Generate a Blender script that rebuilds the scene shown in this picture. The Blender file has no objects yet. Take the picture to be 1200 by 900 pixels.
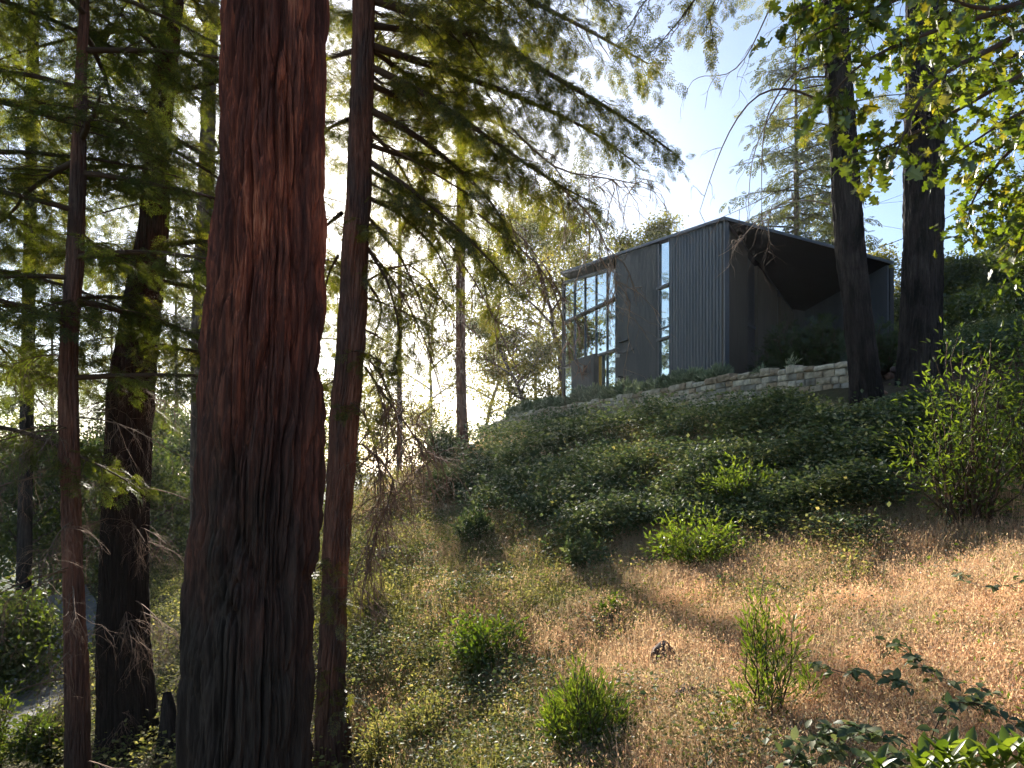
import bpy, math, numpy as np
R_ = np.random.RandomState
F_, HY = 800.0, 553.0
# eye of the photographer is the world origin; +Y looks into the picture
def P(px, py, d): return np.array([(px-600.0)/F_*d, d, (HY-py)/F_*d])
sc = bpy.context.scene
col = sc.collection
# ------------------------------------------------------------------ noise
def _h(ix, iy, iz, s):
    n = (ix*374761393 + iy*668265263 + iz*2147483647 + s*974634777) & 0xffffffff
    n = ((n ^ (n >> 13))*1274126177) & 0xffffffff
    n = ((n ^ (n >> 16))*2246822519) & 0xffffffff
    return ((n ^ (n >> 15)) & 0xffff)/65535.0
def vn(p, s=0):
    p = np.asarray(p, float); i = np.floor(p).astype(np.int64); f = p-i; f = f*f*(3-2*f)
    r = 0
    for a in (0, 1):
        wa = f[:, 0] if a else 1-f[:, 0]
        for b in (0, 1):
            wb = f[:, 1] if b else 1-f[:, 1]
            for c in (0, 1):
                wc = f[:, 2] if c else 1-f[:, 2]
                r = r + wa*wb*wc*_h(i[:, 0]+a, i[:, 1]+b, i[:, 2]+c, s)
    return r
def fbm(p, o=4, s=0):
    r = 0; a = .5; p = np.asarray(p, float); t = 0
    for k in range(o): r = r+a*vn(p*2**k+k*17.3, s+k); t += a; a *= .5
    return r/t
# ------------------------------------------------------------------ mesh building
class MB:
    def __init__(s): s.V = []; s.F = []; s.M = []; s.n = 0
    def add(s, V, F, m=0):
        V = np.asarray(V, float).reshape(-1, 3)
        if not len(V): return s
        Fs = F if isinstance(F, (list, tuple)) and len(F) and isinstance(F[0], np.ndarray) and F[0].ndim == 2 else [np.asarray(F)]
        for f in Fs:
            if len(f): s.F.append(f+s.n); s.M.append(m)
        s.V.append(V); s.n += len(V); return s
    def box(s, o, a, b, c, m=0):
        o, a, b, c = [np.asarray(v, float) for v in (o, a, b, c)]
        V = np.array([o, o+a, o+a+b, o+b, o+c, o+a+c, o+a+b+c, o+b+c])
        return s.add(V, np.array([[0, 3, 2, 1], [4, 5, 6, 7], [0, 1, 5, 4], [1, 2, 6, 5], [2, 3, 7, 6], [3, 0, 4, 7]]), m)
    def build(s, name, mats, parent=None, smooth=False, loc=None):
        me = bpy.data.meshes.new(name)
        V = np.concatenate(s.V) if s.V else np.zeros((0, 3))
        if loc is not None: V = V-np.asarray(loc)
        me.vertices.add(len(V)); me.vertices.foreach_set('co', V.astype(np.float32).ravel())
        tot = sum(f.size for f in s.F); npol = sum(len(f) for f in s.F)
        me.loops.add(tot); me.polygons.add(npol)
        me.loops.foreach_set('vertex_index', np.concatenate([f.ravel() for f in s.F]).astype(np.int32))
        sz = np.concatenate([np.full(len(f), f.shape[1]) for f in s.F])
        st = np.concatenate([[0], np.cumsum(sz)[:-1]])
        me.polygons.foreach_set('loop_start', st.astype(np.int32))
        me.polygons.foreach_set('material_index', np.concatenate([np.full(len(f), m) for f, m in zip(s.F, s.M)]).astype(np.int32))
        me.polygons.foreach_set('use_smooth', np.full(npol, smooth))
        for m in (mats if isinstance(mats, (list, tuple)) else [mats]): me.materials.append(m)
        me.update(calc_edges=True)
        ob = bpy.data.objects.new(name, me); col.objects.link(ob)
        if parent is not None: ob.parent = parent
        return ob
def tag(o, label=None, cat=None, group=None, kind=None):
    if label: o['label'] = label
    if cat: o['category'] = cat
    if group: o['group'] = group
    if kind: o['kind'] = kind
    return o
def empty(name, loc, label, cat, group=None):
    o = bpy.data.objects.new(name, None); col.objects.link(o); o.location = [float(v) for v in loc]
    return tag(o, label, cat, group)
def quads(nu, nv, closed=True):
    i = np.arange(nv-1)[:, None]*nu; j = np.arange(nu if closed else nu-1)[None]; k = (j+1) % nu
    return np.stack([i+j, i+k, i+nu+k, i+nu+j], -1).reshape(-1, 4)
def tube(C, r, k=6, cap=True):
    C = np.asarray(C, float); r = np.broadcast_to(r, (len(C),)).astype(float)
    T = np.gradient(C, axis=0); T /= np.linalg.norm(T, axis=1)[:, None]+1e-9
    ref = np.array([0, 0, 1.]) if abs(T[:, 2]).mean() < .8 else np.array([1., 0, 0])
    A = np.cross(T, ref); A /= np.linalg.norm(A, axis=1)[:, None]+1e-9; B = np.cross(A, T)
    t = np.arange(k)*2*np.pi/k
    V = C[:, None]+r[:, None, None]*(np.cos(t)[None, :, None]*A[:, None]+np.sin(t)[None, :, None]*B[:, None])
    return V.reshape(-1, 3), quads(k, len(C))
def tubes(Cs, rs, k=3):
    """many tubes of the same point count: Cs (N,n,3), rs (N,n)"""
    Cs = np.asarray(Cs, float); N, n, _ = Cs.shape
    if N == 0: return np.zeros((0, 3)), np.zeros((0, 4), int)
    T = np.gradient(Cs, axis=1); T /= np.linalg.norm(T, axis=2)[..., None]+1e-9
    ref = np.array([.31, .2, .93]); A = np.cross(T, ref); A /= np.linalg.norm(A, axis=2)[..., None]+1e-9; B = np.cross(A, T)
    t = np.arange(k)*2*np.pi/k
    V = Cs[:, :, None]+rs[:, :, None, None]*(np.cos(t)[None, None, :, None]*A[:, :, None]+np.sin(t)[None, None, :, None]*B[:, :, None])
    q = quads(k, n)[None]+(np.arange(N)*n*k)[:, None, None]
    return V.reshape(-1, 3), q.reshape(-1, 4)
def unit(v): return v/(np.linalg.norm(v, axis=-1, keepdims=True)+1e-9)
def inst(T, Fa, pos, dr, up, s):
    x = unit(dr); z = unit(up-(up*x).sum(1, keepdims=True)*x); y = np.cross(z, x)
    s = np.broadcast_to(s, (len(pos),)) if np.ndim(s) < 2 else s
    if s.ndim == 1: s = s[:, None].repeat(3, 1)
    V = pos[:, None]+T[None, :, 0:1]*x[:, None]*s[:, None, 0:1]+T[None, :, 1:2]*y[:, None]*s[:, None, 1:2]+T[None, :, 2:3]*z[:, None]*s[:, None, 2:3]
    f = Fa[None]+(np.arange(len(pos))*len(T))[:, None, None]
    return V.reshape(-1, 3), f.reshape(-1, Fa.shape[1])
# ------------------------------------------------------------------ leaf templates (length 1 along +x)
def t_spray(m=9, seed=0, ang=52, ll=.24, w=.055, droop=.12):
    r = R_(seed); V = []
    def leaf(o, a, l, ww):
        d = np.array([math.cos(a), math.sin(a), -.12]); n = np.array([-d[1], d[0], 0])
        o = np.array(o); V.extend([o, o+d*l*.5+n*ww*.5, o+d*l, o+d*l*.5-n*ww*.5+[0, 0, .01]])
    for i in range(m):
        x = .06+.88*i/m; z = -droop*x*x; f = math.sin(.5+2.4*x)
        for sgn in (-1, 1):
            leaf((x, 0, z), sgn*math.radians(ang+r.uniform(-9, 9)), ll*(.55+.6*f)*r.uniform(.85, 1.1), w*2)
    leaf((.9, 0, -droop*.81), 0, ll*.7, w*2)
    V.extend([[0, -.008, 0], [.95, -.004, -droop*.9], [.95, .004, -droop*.9], [0, .008, 0]])
    V = np.array(V); return V, np.arange(len(V)).reshape(-1, 4)
def t_leaf(w=.5, fold=.12, droop=.15):
    V = np.array([[0, 0, 0], [.3, -w*.42, fold], [.62, -w*.4, fold-droop*.4], [1, 0, -droop], [.62, w*.4, fold-droop*.4], [.3, w*.42, fold], [.33, 0, 0], [.66, 0, -droop*.35]])
    F = np.array([[0, 1, 6, 5], [5, 6, 7, 4], [1, 2, 7, 6], [2, 3, 4, 7]])
    return V, F
def t_quad(w=.5):
    return np.array([[0, 0, 0], [.5, -w/2, .06], [1, 0, -.05], [.5, w/2, .06]], float), np.array([[0, 1, 2, 3]])
def t_lobed():
    # an oak / maple like leaf with five pointed lobes, split along its midrib
    half = [(.0, 0), (.12, .06), (.1, .2), (.0, .34), (.2, .3), (.32, .18), (.36, .32), (.34, .5), (.5, .42), (.58, .24), (.62, .16), (.68, .28), (.82, .26), (.84, .12), (1, 0)]
    V = []; n = len(half)
    for k, (x, y) in enumerate(half): V.append((x, y, .18*y-.14*x*x))
    for k, (x, y) in enumerate(half): V.append((x, -y, .18*y-.14*x*x))
    for k, (x, y) in enumerate(half): V.append((min(max(x, .02*k/n), .98), 0, -.14*x*x))
    F = []
    for k in range(n-1):
        F.append((k, k+1, 2*n+k+1, 2*n+k)); F.append((n+k+1, n+k, 2*n+k, 2*n+k+1))
    return np.array(V), np.array(F)[:, ::-1]
def t_frond(seed, m=5):
    r = R_(seed); V = []
    def leaf(o, a, l, ww, dz=-.1):
        d = np.array([math.cos(a), math.sin(a), dz]); n = np.array([-d[1], d[0], 0]); o = np.array(o); V.extend([o, o+d*l*.45+n*ww, o+d*l, o+d*l*.45-n*ww])
    def sprig(o, a, L_, k, dz):
        o = np.array(o); dd = np.array([math.cos(a), math.sin(a), dz])
        for i in range(k):
            x = .12+.8*i/k; q = o+dd*L_*x-[0, 0, .1*L_*x*x]
            for sg in (-1, 1): leaf(q, a+sg*math.radians(r.uniform(34, 62)), .135*math.sin(.7+2.1*x)*r.uniform(.8, 1.25), .024, r.uniform(-.4, .1))
        leaf(o+dd*L_*.9, a, .12, .024)
    for i in range(m):
        x = .08+.8*i/m; 
        for sg in (-1, 1):
            if r.rand() < .93: sprig((x, 0, -.14*x*x), sg*math.radians(r.uniform(35, 58)), (.5-.33*x)*r.uniform(.75, 1.2), 4 if x < .5 else 3, r.uniform(-.3, .05))
    sprig((.55, 0, -.05), 0, .45, 5, -.2); V.extend([[0, -.006, 0], [.95, -.003, -.13], [.95, .003, -.13], [0, .006, 0]])
    V = np.array(V); return V, np.arange(len(V)).reshape(-1, 4)
SPRAY = [t_frond(1), t_frond(2), t_frond(7, 4)]
SPRAY_FAR = t_spray(4, 5, 50, .38, .09)
LEAF = t_leaf(); WILLOW = t_leaf(.2, .05, .1); QL = t_quad(.6); QN = t_quad(.22); LOBED = t_lobed()
# ------------------------------------------------------------------ materials
def newmat(n):
    m = bpy.data.materials.new(n); m.use_nodes = True; nt = m.node_tree; nt.nodes.clear()
    return m, nt, nt.nodes.new, nt.links.new
def ramp(nt, fac, stops, interp='LINEAR'):
    r = nt.nodes.new('ShaderNodeValToRGB'); cr = r.color_ramp; cr.interpolation = interp
    while len(cr.elements) > 1: cr.elements.remove(cr.elements[-1])
    cr.elements[0].position = stops[0][0]; cr.elements[0].color = (*stops[0][1], 1)
    for p, c in stops[1:]: e = cr.elements.new(p); e.color = (*c, 1)
    nt.links.new(fac, r.inputs[0]); return r.outputs[0]
def noise(nt, scale, detail=4, rough=.55, vec=None, dist=0, sc3=None):
    n = nt.nodes.new('ShaderNodeTexNoise'); n.inputs['Scale'].default_value = scale; n.inputs['Detail'].default_value = detail
    n.inputs['Roughness'].default_value = rough; n.inputs['Distortion'].default_value = dist
    if vec is None: vec = nt.nodes.new('ShaderNodeNewGeometry').outputs['Position']
    if sc3: 
        mp = nt.nodes.new('ShaderNodeMapping'); mp.inputs['Scale'].default_value = sc3; nt.links.new(vec, mp.inputs[0]); vec = mp.outputs[0]
    nt.links.new(vec, n.inputs['Vector']); return n.outputs[0]
def mixc(nt, f, a, b, mode='MIX'):
    m = nt.nodes.new('ShaderNodeMix'); m.data_type = 'RGBA'; m.blend_type = mode
    if isinstance(f, float): m.inputs[0].default_value = f
    else: nt.links.new(f, m.inputs[0])
    for k, v in ((6, a), (7, b)):
        if isinstance(v, tuple): m.inputs[k].default_value = (*v, 1)
        else: nt.links.new(v, m.inputs[k])
    return m.outputs[2]
def leafmat(name, cols, trans=.45, gloss=.06, rough=.45, tcol=None, big=.6):
    m, nt, N, L = newmat(name)
    g = N('ShaderNodeNewGeometry')
    c = ramp(nt, g.outputs['Random Per Island'], [(i/(len(cols)-1), x) for i, x in enumerate(cols)])
    nz = noise(nt, big, 2)
    v = ramp(nt, nz, [(.3, (.7, .76, .7)), (.7, (1.35, 1.25, 1.1))])
    c = mixc(nt, 1.0, c, v, 'MULTIPLY')
    d = N('ShaderNodeBsdfDiffuse'); L(c, d.inputs[0])
    t = N('ShaderNodeBsdfTranslucent'); tc = mixc(nt, 1.0, c, tcol or (1.75, 1.6, .5), 'MULTIPLY'); L(tc, t.inputs[0])
    mx = N('ShaderNodeMixShader'); mx.inputs[0].default_value = trans; L(d.outputs[0], mx.inputs[1]); L(t.outputs[0], mx.inputs[2])
    gl = N('ShaderNodeBsdfGlossy'); gl.inputs['Roughness'].default_value = rough
    m2 = N('ShaderNodeMixShader'); m2.inputs[0].default_value = gloss; L(mx.outputs[0], m2.inputs[1]); L(gl.outputs[0], m2.inputs[2])
    o = N('ShaderNodeOutputMaterial'); L(m2.outputs[0], o.inputs[0]); return m
def pmat(name, color, rough=.8, spec=.3, bump=None, metallic=0, noisec=None):
    m, nt, N, L = newmat(name); b = N('ShaderNodeBsdfPrincipled')
    if noisec:
        s, lo, hi, sc3 = noisec; n = noise(nt, s, 5, sc3=sc3)
        L(ramp(nt, n, [(.3, lo), (.7, hi)]), b.inputs['Base Color'])
    else: b.inputs['Base Color'].default_value = (*color, 1)
    b.inputs['Roughness'].default_value = rough; b.inputs['Specular IOR Level'].default_value = spec; b.inputs['Metallic'].default_value = metallic
    if bump:
        s, st, dist, sc3 = bump; n = noise(nt, s, 6, .65, sc3=sc3); bp = N('ShaderNodeBump'); bp.inputs['Strength'].default_value = st; bp.inputs['Distance'].default_value = dist
        L(n, bp.inputs['Height']); L(bp.outputs[0], b.inputs['Normal'])
    o = N('ShaderNodeOutputMaterial'); L(b.outputs[0], o.inputs[0]); return m
def barkmat(name, stops, fine=24., bump=.8, dist=.02, charred=None, gamt=.75):
    """fibrous bark; stops along the furrow noise; charred = (z_low, z_high, colour) really burnt foot"""
    m, nt, N, L = newmat(name); b = N('ShaderNodeBsdfPrincipled'); pos = N('ShaderNodeNewGeometry').outputs['Position']
    n1 = noise(nt, fine, 9, .74, pos, .3, (1, 1, .06)); n2 = noise(nt, 3.2, 4, .6, pos, .6, (1, 1, .22))
    add = N('ShaderNodeMath'); add.operation = 'MULTIPLY_ADD'; add.inputs[1].default_value = .55; L(n1, add.inputs[0])
    ml = N('ShaderNodeMath'); ml.operation = 'MULTIPLY'; ml.inputs[1].default_value = .45; L(n2, ml.inputs[0]); L(ml.outputs[0], add.inputs[2])
    c = ramp(nt, add.outputs[0], stops)
    grey = ramp(nt, n1, [(.32, (.018, .015, .014)), (.7, (.11, .09, .08))]); gm = ramp(nt, noise(nt, 2.1, 4, .6, pos, .8, (1, 1, .3)), [(.42, (0, 0, 0)), (.62, (gamt, gamt, gamt))]); c = mixc(nt, gm, c, grey)
    at = N('ShaderNodeAttribute'); at.attribute_name = 'furrow'
    if charred:
        zl, zh, cc = charred
        sp = N('ShaderNodeSeparateXYZ'); L(pos, sp.inputs[0])
        nn = noise(nt, 1.3, 4, .6, pos, .4, (1.6, 1.6, .35))
        ma = N('ShaderNodeMath'); ma.operation = 'MULTIPLY_ADD'; ma.inputs[1].default_value = 4.5; L(nn, ma.inputs[0]); 
        mm = N('ShaderNodeMath'); mm.operation = 'MULTIPLY_ADD'; mm.inputs[1].default_value = 1.; mm.inputs[2].default_value = -2.2; L(sp.outputs[2], mm.inputs[0]); L(mm.outputs[0], ma.inputs[2])
        mr = N('ShaderNodeMapRange'); mr.inputs[1].default_value = zl; mr.inputs[2].default_value = zh; L(ma.outputs[0], mr.inputs[0])
        ch = ramp(nt, n1, [(.3, tuple(x*.5 for x in cc)), (.68, tuple(x*1.6 for x in cc))])
        c = mixc(nt, mr.outputs[0], ch, c)
    L(c, b.inputs['Base Color']); b.inputs['Roughness'].default_value = .92; b.inputs['Specular IOR Level'].default_value = .1
    bp = N('ShaderNodeBump'); bp.inputs['Strength'].default_value = bump; bp.inputs['Distance'].default_value = dist; L(add.outputs[0], bp.inputs['Height']); L(bp.outputs[0], b.inputs['Normal'])
    o = N('ShaderNodeOutputMaterial'); L(b.outputs[0], o.inputs[0]); return m
M = {}
M['bark_hero'] = barkmat('old_redwood_bark', [(.32, (.03, .016, .012)), (.43, (.10, .036, .026)), (.52, (.21, .062, .038)), (.59, (.52, .14, .07)), (.67, (.78, .29, .15))], 30, 1., .035, (-1.2, 1.6, (.062, .045, .034)), .3)  # brightest orange tones: red bark plus warm reflected light put into the colour
M['bark_hero2'] = barkmat('thick_redwood_bark', [(.32, (.015, .009, .008)), (.45, (.055, .024, .018)), (.56, (.11, .045, .032)), (.7, (.2, .085, .055))], 30, 1., .03, (-1.2, 2.5, (.022, .017, .014)))
M['bark_red'] = barkmat('redwood_bark', [(.34, (.035, .02, .015)), (.46, (.14, .065, .045)), (.57, (.28, .13, .085)), (.7, (.45, .25, .17))], 34, .9, .02, (-4.5, -1.2, (.05, .034, .026)))
M['bark_dark'] = barkmat('charred_bark', [(.34, (.006, .0055, .0055)), (.5, (.018, .015, .014)), (.62, (.036, .029, .026)), (.74, (.075, .062, .056))], 26, 1., .025)
M['bark_grey'] = barkmat('grey_bark', [(.34, (.05, .04, .033)), (.5, (.14, .11, .09)), (.7, (.26, .21, .17))], 30, .8, .02)
M['dead'] = pmat('dead_twig', (.2, .13, .09), .9, .2, noisec=(8, (.10, .065, .045), (.26, .17, .12), None))
M['deadpale'] = pmat('pale_dead_twig', (.4, .28, .2), .9, .2, noisec=(6, (.2, .14, .1), (.48, .36, .27), None))
M['twig'] = pmat('live_twig', (.09, .055, .035), .85, .2)
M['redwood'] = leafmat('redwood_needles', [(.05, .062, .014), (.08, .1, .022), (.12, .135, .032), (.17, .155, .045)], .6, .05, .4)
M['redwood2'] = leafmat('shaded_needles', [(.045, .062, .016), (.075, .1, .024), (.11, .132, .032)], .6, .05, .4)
M['fir'] = leafmat('fir_needles', [(.04, .055, .03), (.06, .08, .035), (.10, .11, .05)], .35, .05)
M['maple'] = leafmat('broad_leaves', [(.05, .085, .014), (.075, .12, .018), (.11, .15, .025), (.16, .15, .03)], .55, .06, .35)
M['oak'] = leafmat('oak_leaves', [(.08, .09, .025), (.13, .14, .04), (.2, .19, .06)], .6, .04)
M['woodland'] = leafmat('woodland_leaves', [(.03, .055, .014), (.055, .085, .02), (.09, .12, .03)], .5, .05)
M['willow'] = leafmat('narrow_leaves', [(.05, .09, .016), (.085, .135, .024), (.13, .18, .04)], .5, .05, .4)
M['bramble'] = leafmat('bramble_leaves', [(.04, .07, .032), (.07, .105, .045), (.11, .145, .065), (.2, .22, .13)], .35, .04, .5, (1.35, 1.3, .8), big=1.6)
M['weed'] = leafmat('weed_leaves', [(.08, .105, .035), (.15, .165, .06), (.28, .26, .14)], .5, .02, .6, (1.4, 1.3, .75), big=1.)
M['dry'] = leafmat('dry_grass', [(.30, .22, .15), (.48, .37, .27), (.64, .51, .38), (.78, .66, .5)], .45, .03, .5, (1.15, 1.05, .85), big=.9)
M['dry2'] = leafmat('seedheads', [(.32, .21, .16), (.48, .33, .25), (.64, .49, .38)], .5, .02, .5, (1.15, 1., .8), big=.9)
M['sage'] = leafmat('silver_leaves', [(.12, .16, .10), (.2, .25, .17), (.32, .37, .27)], .35, .05, tcol=(1.2, 1.2, .8))
M['juniper'] = leafmat('juniper_leaves', [(.016, .034, .012), (.03, .055, .016), (.05, .08, .02)], .35, .05)
M['rock'] = pmat('rock', (.1, .07, .06), .9, .3, (9, .8, .02, None), noisec=(5, (.05, .035, .03), (.17, .12, .1), None))
M['rust_rock'] = pmat('rusty_rock', (.3, .15, .1), .9, .3, (9, .8, .02, None), noisec=(5, (.16, .08, .05), (.42, .24, .16), None))
SKY, SUNE, EXPO, HAZE = .064, 5., 1.82, .0003
# ------------------------------------------------------------------ terrain
CP = [P(*t) for t in [(1200,900,4.3),(900,900,4.8),(600,900,6.5),(420,900,8.8),(300,900,9.3),(200,900,9.8),(50,900,10.8),(-100,900,12),
 (1200,640,9),(1200,560,11),(1120,620,10),(1190,430,15.5),(1078,450,17.5),(1010,475,16.5),(1000,463,17.6),(925,468,19.8),(850,476,22.6),(775,485,26.5),(700,494,31.),(630,505,35.5),(565,515,39.3),
 (541,535,27),(480,562,26),(440,575,25),(405,605,24),(600,600,19),(700,600,16.5),(850,600,13.5),(1000,600,12),(700,800,7.8),(420,700,14.5),
 (500,760,11),(600,750,10),(700,700,11),(600,680,13),(850,750,7.8),(1000,750,6.8),(1000,680,9),(850,680,10.5),
 (200,700,21),(40,780,18),(60,700,28),(240,640,32),(1110,405,29),(1150,345,38),(1200,385,27),(600,530,27),(600,560,22),(800,520,19.5),(950,520,15.5)]]
CP += [np.array(t, float) for t in [(0,0,-1.6),(4,0,.0),(-4,0,-3.0),(2,-8,-1),(-8,-6,-4.5),(8,2,1.2),(12,8,3.2),(20,12,8),(-12,8,-5.8),(-20,15,-7.5),(-30,40,-13),(-12,42,-5.5),(-10,60,-9),
 (-40,20,-12),(-40,70,-20),(0,80,-6),(6,60,0),(30,80,12),(55,60,27),(50,20,22),(30,-5,12),(-30,-10,-9),(0,-30,-3),(11,28,2.3),(8,36,2.2),(16,34,2.4),(12,44,2.0),(2,46,1.4),(-3.5,41,.9),(-8,33,-1.6),(-7,27,-1.5),(24,36,8)]]
CP = np.array(CP)
def _U(r2): return np.where(r2 > 1e-12, .5*r2*np.log(r2+1e-12), 0)
_n = len(CP); _K = _U(((CP[:, None, :2]-CP[None, :, :2])**2).sum(-1)) + np.eye(_n)*.25
_Pm = np.c_[np.ones(_n), CP[:, :2]]; _A = np.zeros((_n+3, _n+3)); _A[:_n, :_n] = _K; _A[:_n, _n:] = _Pm; _A[_n:, :_n] = _Pm.T
_W = np.linalg.solve(_A, np.r_[CP[:, 2], 0, 0, 0])
def ss(a, b, x): t = np.clip((x-a)/(b-a), 0, 1); return t*t*(3-2*t)
def Hx(x, y):
    x = np.atleast_1d(np.asarray(x, float)); y = np.atleast_1d(np.asarray(y, float)); sh = x.shape; x = x.ravel(); y = y.ravel(); out = np.empty(len(x))
    for a in range(0, len(x), 20000):
        X = x[a:a+20000]; Y = y[a:a+20000]; cx = np.clip(X, -45, 60); cy = np.clip(Y, -32, 85)
        z = _U((cx[:, None]-CP[None, :, 0])**2+(cy[:, None]-CP[None, :, 1])**2) @ _W[:_n]+_W[_n]+_W[_n+1]*cx+_W[_n+2]*cy
        p = np.c_[X, Y, X*0]; r = np.hypot(X, Y)
        z += (fbm(p*.9, 4, 5)-.5)*.38*ss(2, 12, r)*(1-ss(60, 90, r)) + (fbm(p*.28, 2, 9)-.5)*.5*ss(6, 20, r)
        far = -30+np.clip(X, -500, 900)*.06+(fbm(p*.004, 4, 3)-.35)*110*ss(150, 900, r)
        out[a:a+20000] = z*(1-ss(70, 160, r))+far*ss(70, 160, r)
    return out.reshape(sh)
_gs = .2; _gx0, _gx1, _gy0, _gy1 = -60., 72., -35., 97.
_ax = np.arange(_gx0, _gx1, _gs); _ay = np.arange(_gy0, _gy1, _gs); _GX, _GY = np.meshgrid(_ax, _ay); _GZ = Hx(_GX, _GY)
def H(x, y):
    x = np.atleast_1d(np.asarray(x, float)); y = np.atleast_1d(np.asarray(y, float)); sh = x.shape; x = x.ravel(); y = y.ravel()
    u = np.nan_to_num((x-_gx0)/_gs); v = np.nan_to_num((y-_gy0)/_gs); i = np.clip(u.astype(int), 0, len(_ax)-2); j = np.clip(v.astype(int), 0, len(_ay)-2); fu = u-i; fv = v-j
    z = (_GZ[j, i]*(1-fu)+_GZ[j, i+1]*fu)*(1-fv)+(_GZ[j+1, i]*(1-fu)+_GZ[j+1, i+1]*fu)*fv
    out = (fu < 0) | (fu > 1) | (fv < 0) | (fv > 1)
    if out.any(): z[out] = Hx(x[out], y[out])
    return z.reshape(sh)
def h1(x, y): return float(H(x, y)[0])
def GP(px, py, dmax=90.):
    """ground under pixel ray (first hit), arrays"""
    px = np.atleast_1d(np.asarray(px, float)); py = np.atleast_1d(np.asarray(py, float)); ds = np.geomspace(3., dmax, 260)
    ax = (px-600)/F_; az = (HY-py)/F_; d = np.full(px.shape, np.nan); prev = np.full(px.shape, 1.)
    for k, q in enumerate(ds):
        v = az*q-H(ax*q, np.full(px.shape, q)); hit = (v < 0) & np.isnan(d) & (prev > 0)
        if k: d[hit] = (ds[k-1]+(q-ds[k-1])*prev[hit]/(prev[hit]-v[hit]))
        prev = v
    return np.c_[ax*d, d, H(ax*np.nan_to_num(d), np.nan_to_num(d))], d
def gp(px, py): return GP(px, py)[0][0]
# ground sheet: fine near the viewer, coarse to the horizon
_t = np.linspace(-1, 1, 561); _g = np.sinh(_t*6.2)/np.sinh(6.2)*2600
XX, YY = np.meshgrid(_g+1., _g+14.); ZZ = H(XX, YY)
b = MB().add(np.c_[XX.ravel(), YY.ravel(), ZZ.ravel()], quads(561, 561, False))
# cover map: what grows where, in terms of the hillside's own places
def toimg(x, y, z): y = np.maximum(y, .5); return 600+x/y*F_, HY-z/y*F_
BLOB = {'bramble': [(640,525,50,.9),(720,515,70,.9),(820,520,80,1.),(920,530,80,1.),(1010,535,60,1.),(700,570,70,.8),(900,570,90,1),(980,590,60,.9),(560,580,30,.7),(1060,500,35,.8),(620,600,60,.5),(800,570,50,.7),(690,640,30,.9),(860,630,40,.4),(600,540,40,.8),(470,600,25,.5),(650,560,50,.9)],
 'weed': [(460,700,70,1),(520,660,70,.9),(620,700,60,.6),(500,800,60,.8),(600,820,80,.7),(700,880,60,.7),(500,880,60,.7),(640,640,60,.6),(960,700,50,.45),(730,720,60,.4),(430,640,50,.8),(640,900,50,.7),(880,720,60,.3),(850,880,60,.5),(1000,640,40,.5)],
 'dry': [(700,610,40,.8),(640,590,22,.7),(770,600,20,.5),(600,560,22,.7),(560,640,40,.6),(820,690,60,.6),(480,580,50,.9),(430,620,40,.6),(580,530,25,1.4),(560,560,25,1.),(1100,680,120,1.4),(980,800,140,1.3),(820,780,120,1.),(760,850,90,1.),(640,770,90,.6),(560,700,70,.5),(1150,780,120,1.3),(840,710,70,1.1),(600,630,40,.5),(700,560,18,.8),(520,850,70,.5),(450,830,50,.4),(1050,620,50,.8),(690,530,12,.7),(690,590,25,.6)]}
def cover(x, y, z, kind):
    u, v = toimg(x, y, z); r = 0
    for a, c, s, w in BLOB[kind]: r = r+w*np.exp(-((u-a)**2+((v-c)*1.35)**2)/(2*s*s*.7))
    return np.where(y < 1, .3, r)
gx = XX.ravel(); gy = YY.ravel(); gz = ZZ.ravel()
dry = np.clip(cover(gx, gy, gz, 'dry'), 0, 1.2); grn = np.clip(cover(gx, gy, gz, 'bramble')+cover(gx, gy, gz, 'weed')*.7, 0, 1.2)
far_ = ss(30, 60, np.hypot(gx, gy)); leftg = ss(2, 10, -gx)*.6
c4 = np.c_[np.clip(dry*(1-far_), 0, 1), np.clip(grn+far_+leftg, 0, 1), far_, np.ones(len(gx))]
m, nt, N, L = newmat('hillside_soil')
at = N('ShaderNodeAttribute'); at.attribute_name = 'cover'; sp = N('ShaderNodeSeparateColor'); L(at.outputs['Color'], sp.inputs[0])
n1 = noise(nt, 3.2, 8, .7); n2 = noise(nt, 14, 6, .7)
soil = ramp(nt, n1, [(.3, (.045, .03, .02)), (.55, (.10, .065, .042)), (.75, (.17, .115, .075))])
dryc = ramp(nt, n2, [(.3, (.13, .085, .055)), (.5, (.28, .2, .135)), (.7, (.45, .34, .24))])
grc = ramp(nt, n2, [(.3, (.025, .035, .012)), (.55, (.05, .07, .02)), (.75, (.10, .12, .04))])
farc = ramp(nt, noise(nt, .05, 6, .6), [(.35, (.03, .045, .02)), (.6, (.06, .075, .035)), (.75, (.16, .13, .07))])
c = mixc(nt, sp.outputs[0], soil, dryc); c = mixc(nt, sp.outputs[1], c, grc); c = mixc(nt, sp.outputs[2], c, farc)
b_ = N('ShaderNodeBsdfPrincipled'); L(c, b_.inputs['Base Color']); b_.inputs['Roughness'].default_value = .95; b_.inputs['Specular IOR Level'].default_value = .1
bp = N('ShaderNodeBump'); bp.inputs['Strength'].default_value = .9; bp.inputs['Distance'].default_value = .05; L(n2, bp.inputs['Height']); L(bp.outputs[0], b_.inputs['Normal'])
o = N('ShaderNodeOutputMaterial'); L(b_.outputs[0], o.inputs[0])
g = b.build('hillside', m, smooth=True); tag(g, 'steep dry hillside falling from the house to the left', kind='structure')
ca = g.data.color_attributes.new('cover', 'FLOAT_COLOR', 'POINT'); ca.data.foreach_set('color', c4.astype(np.float32).ravel())
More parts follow.
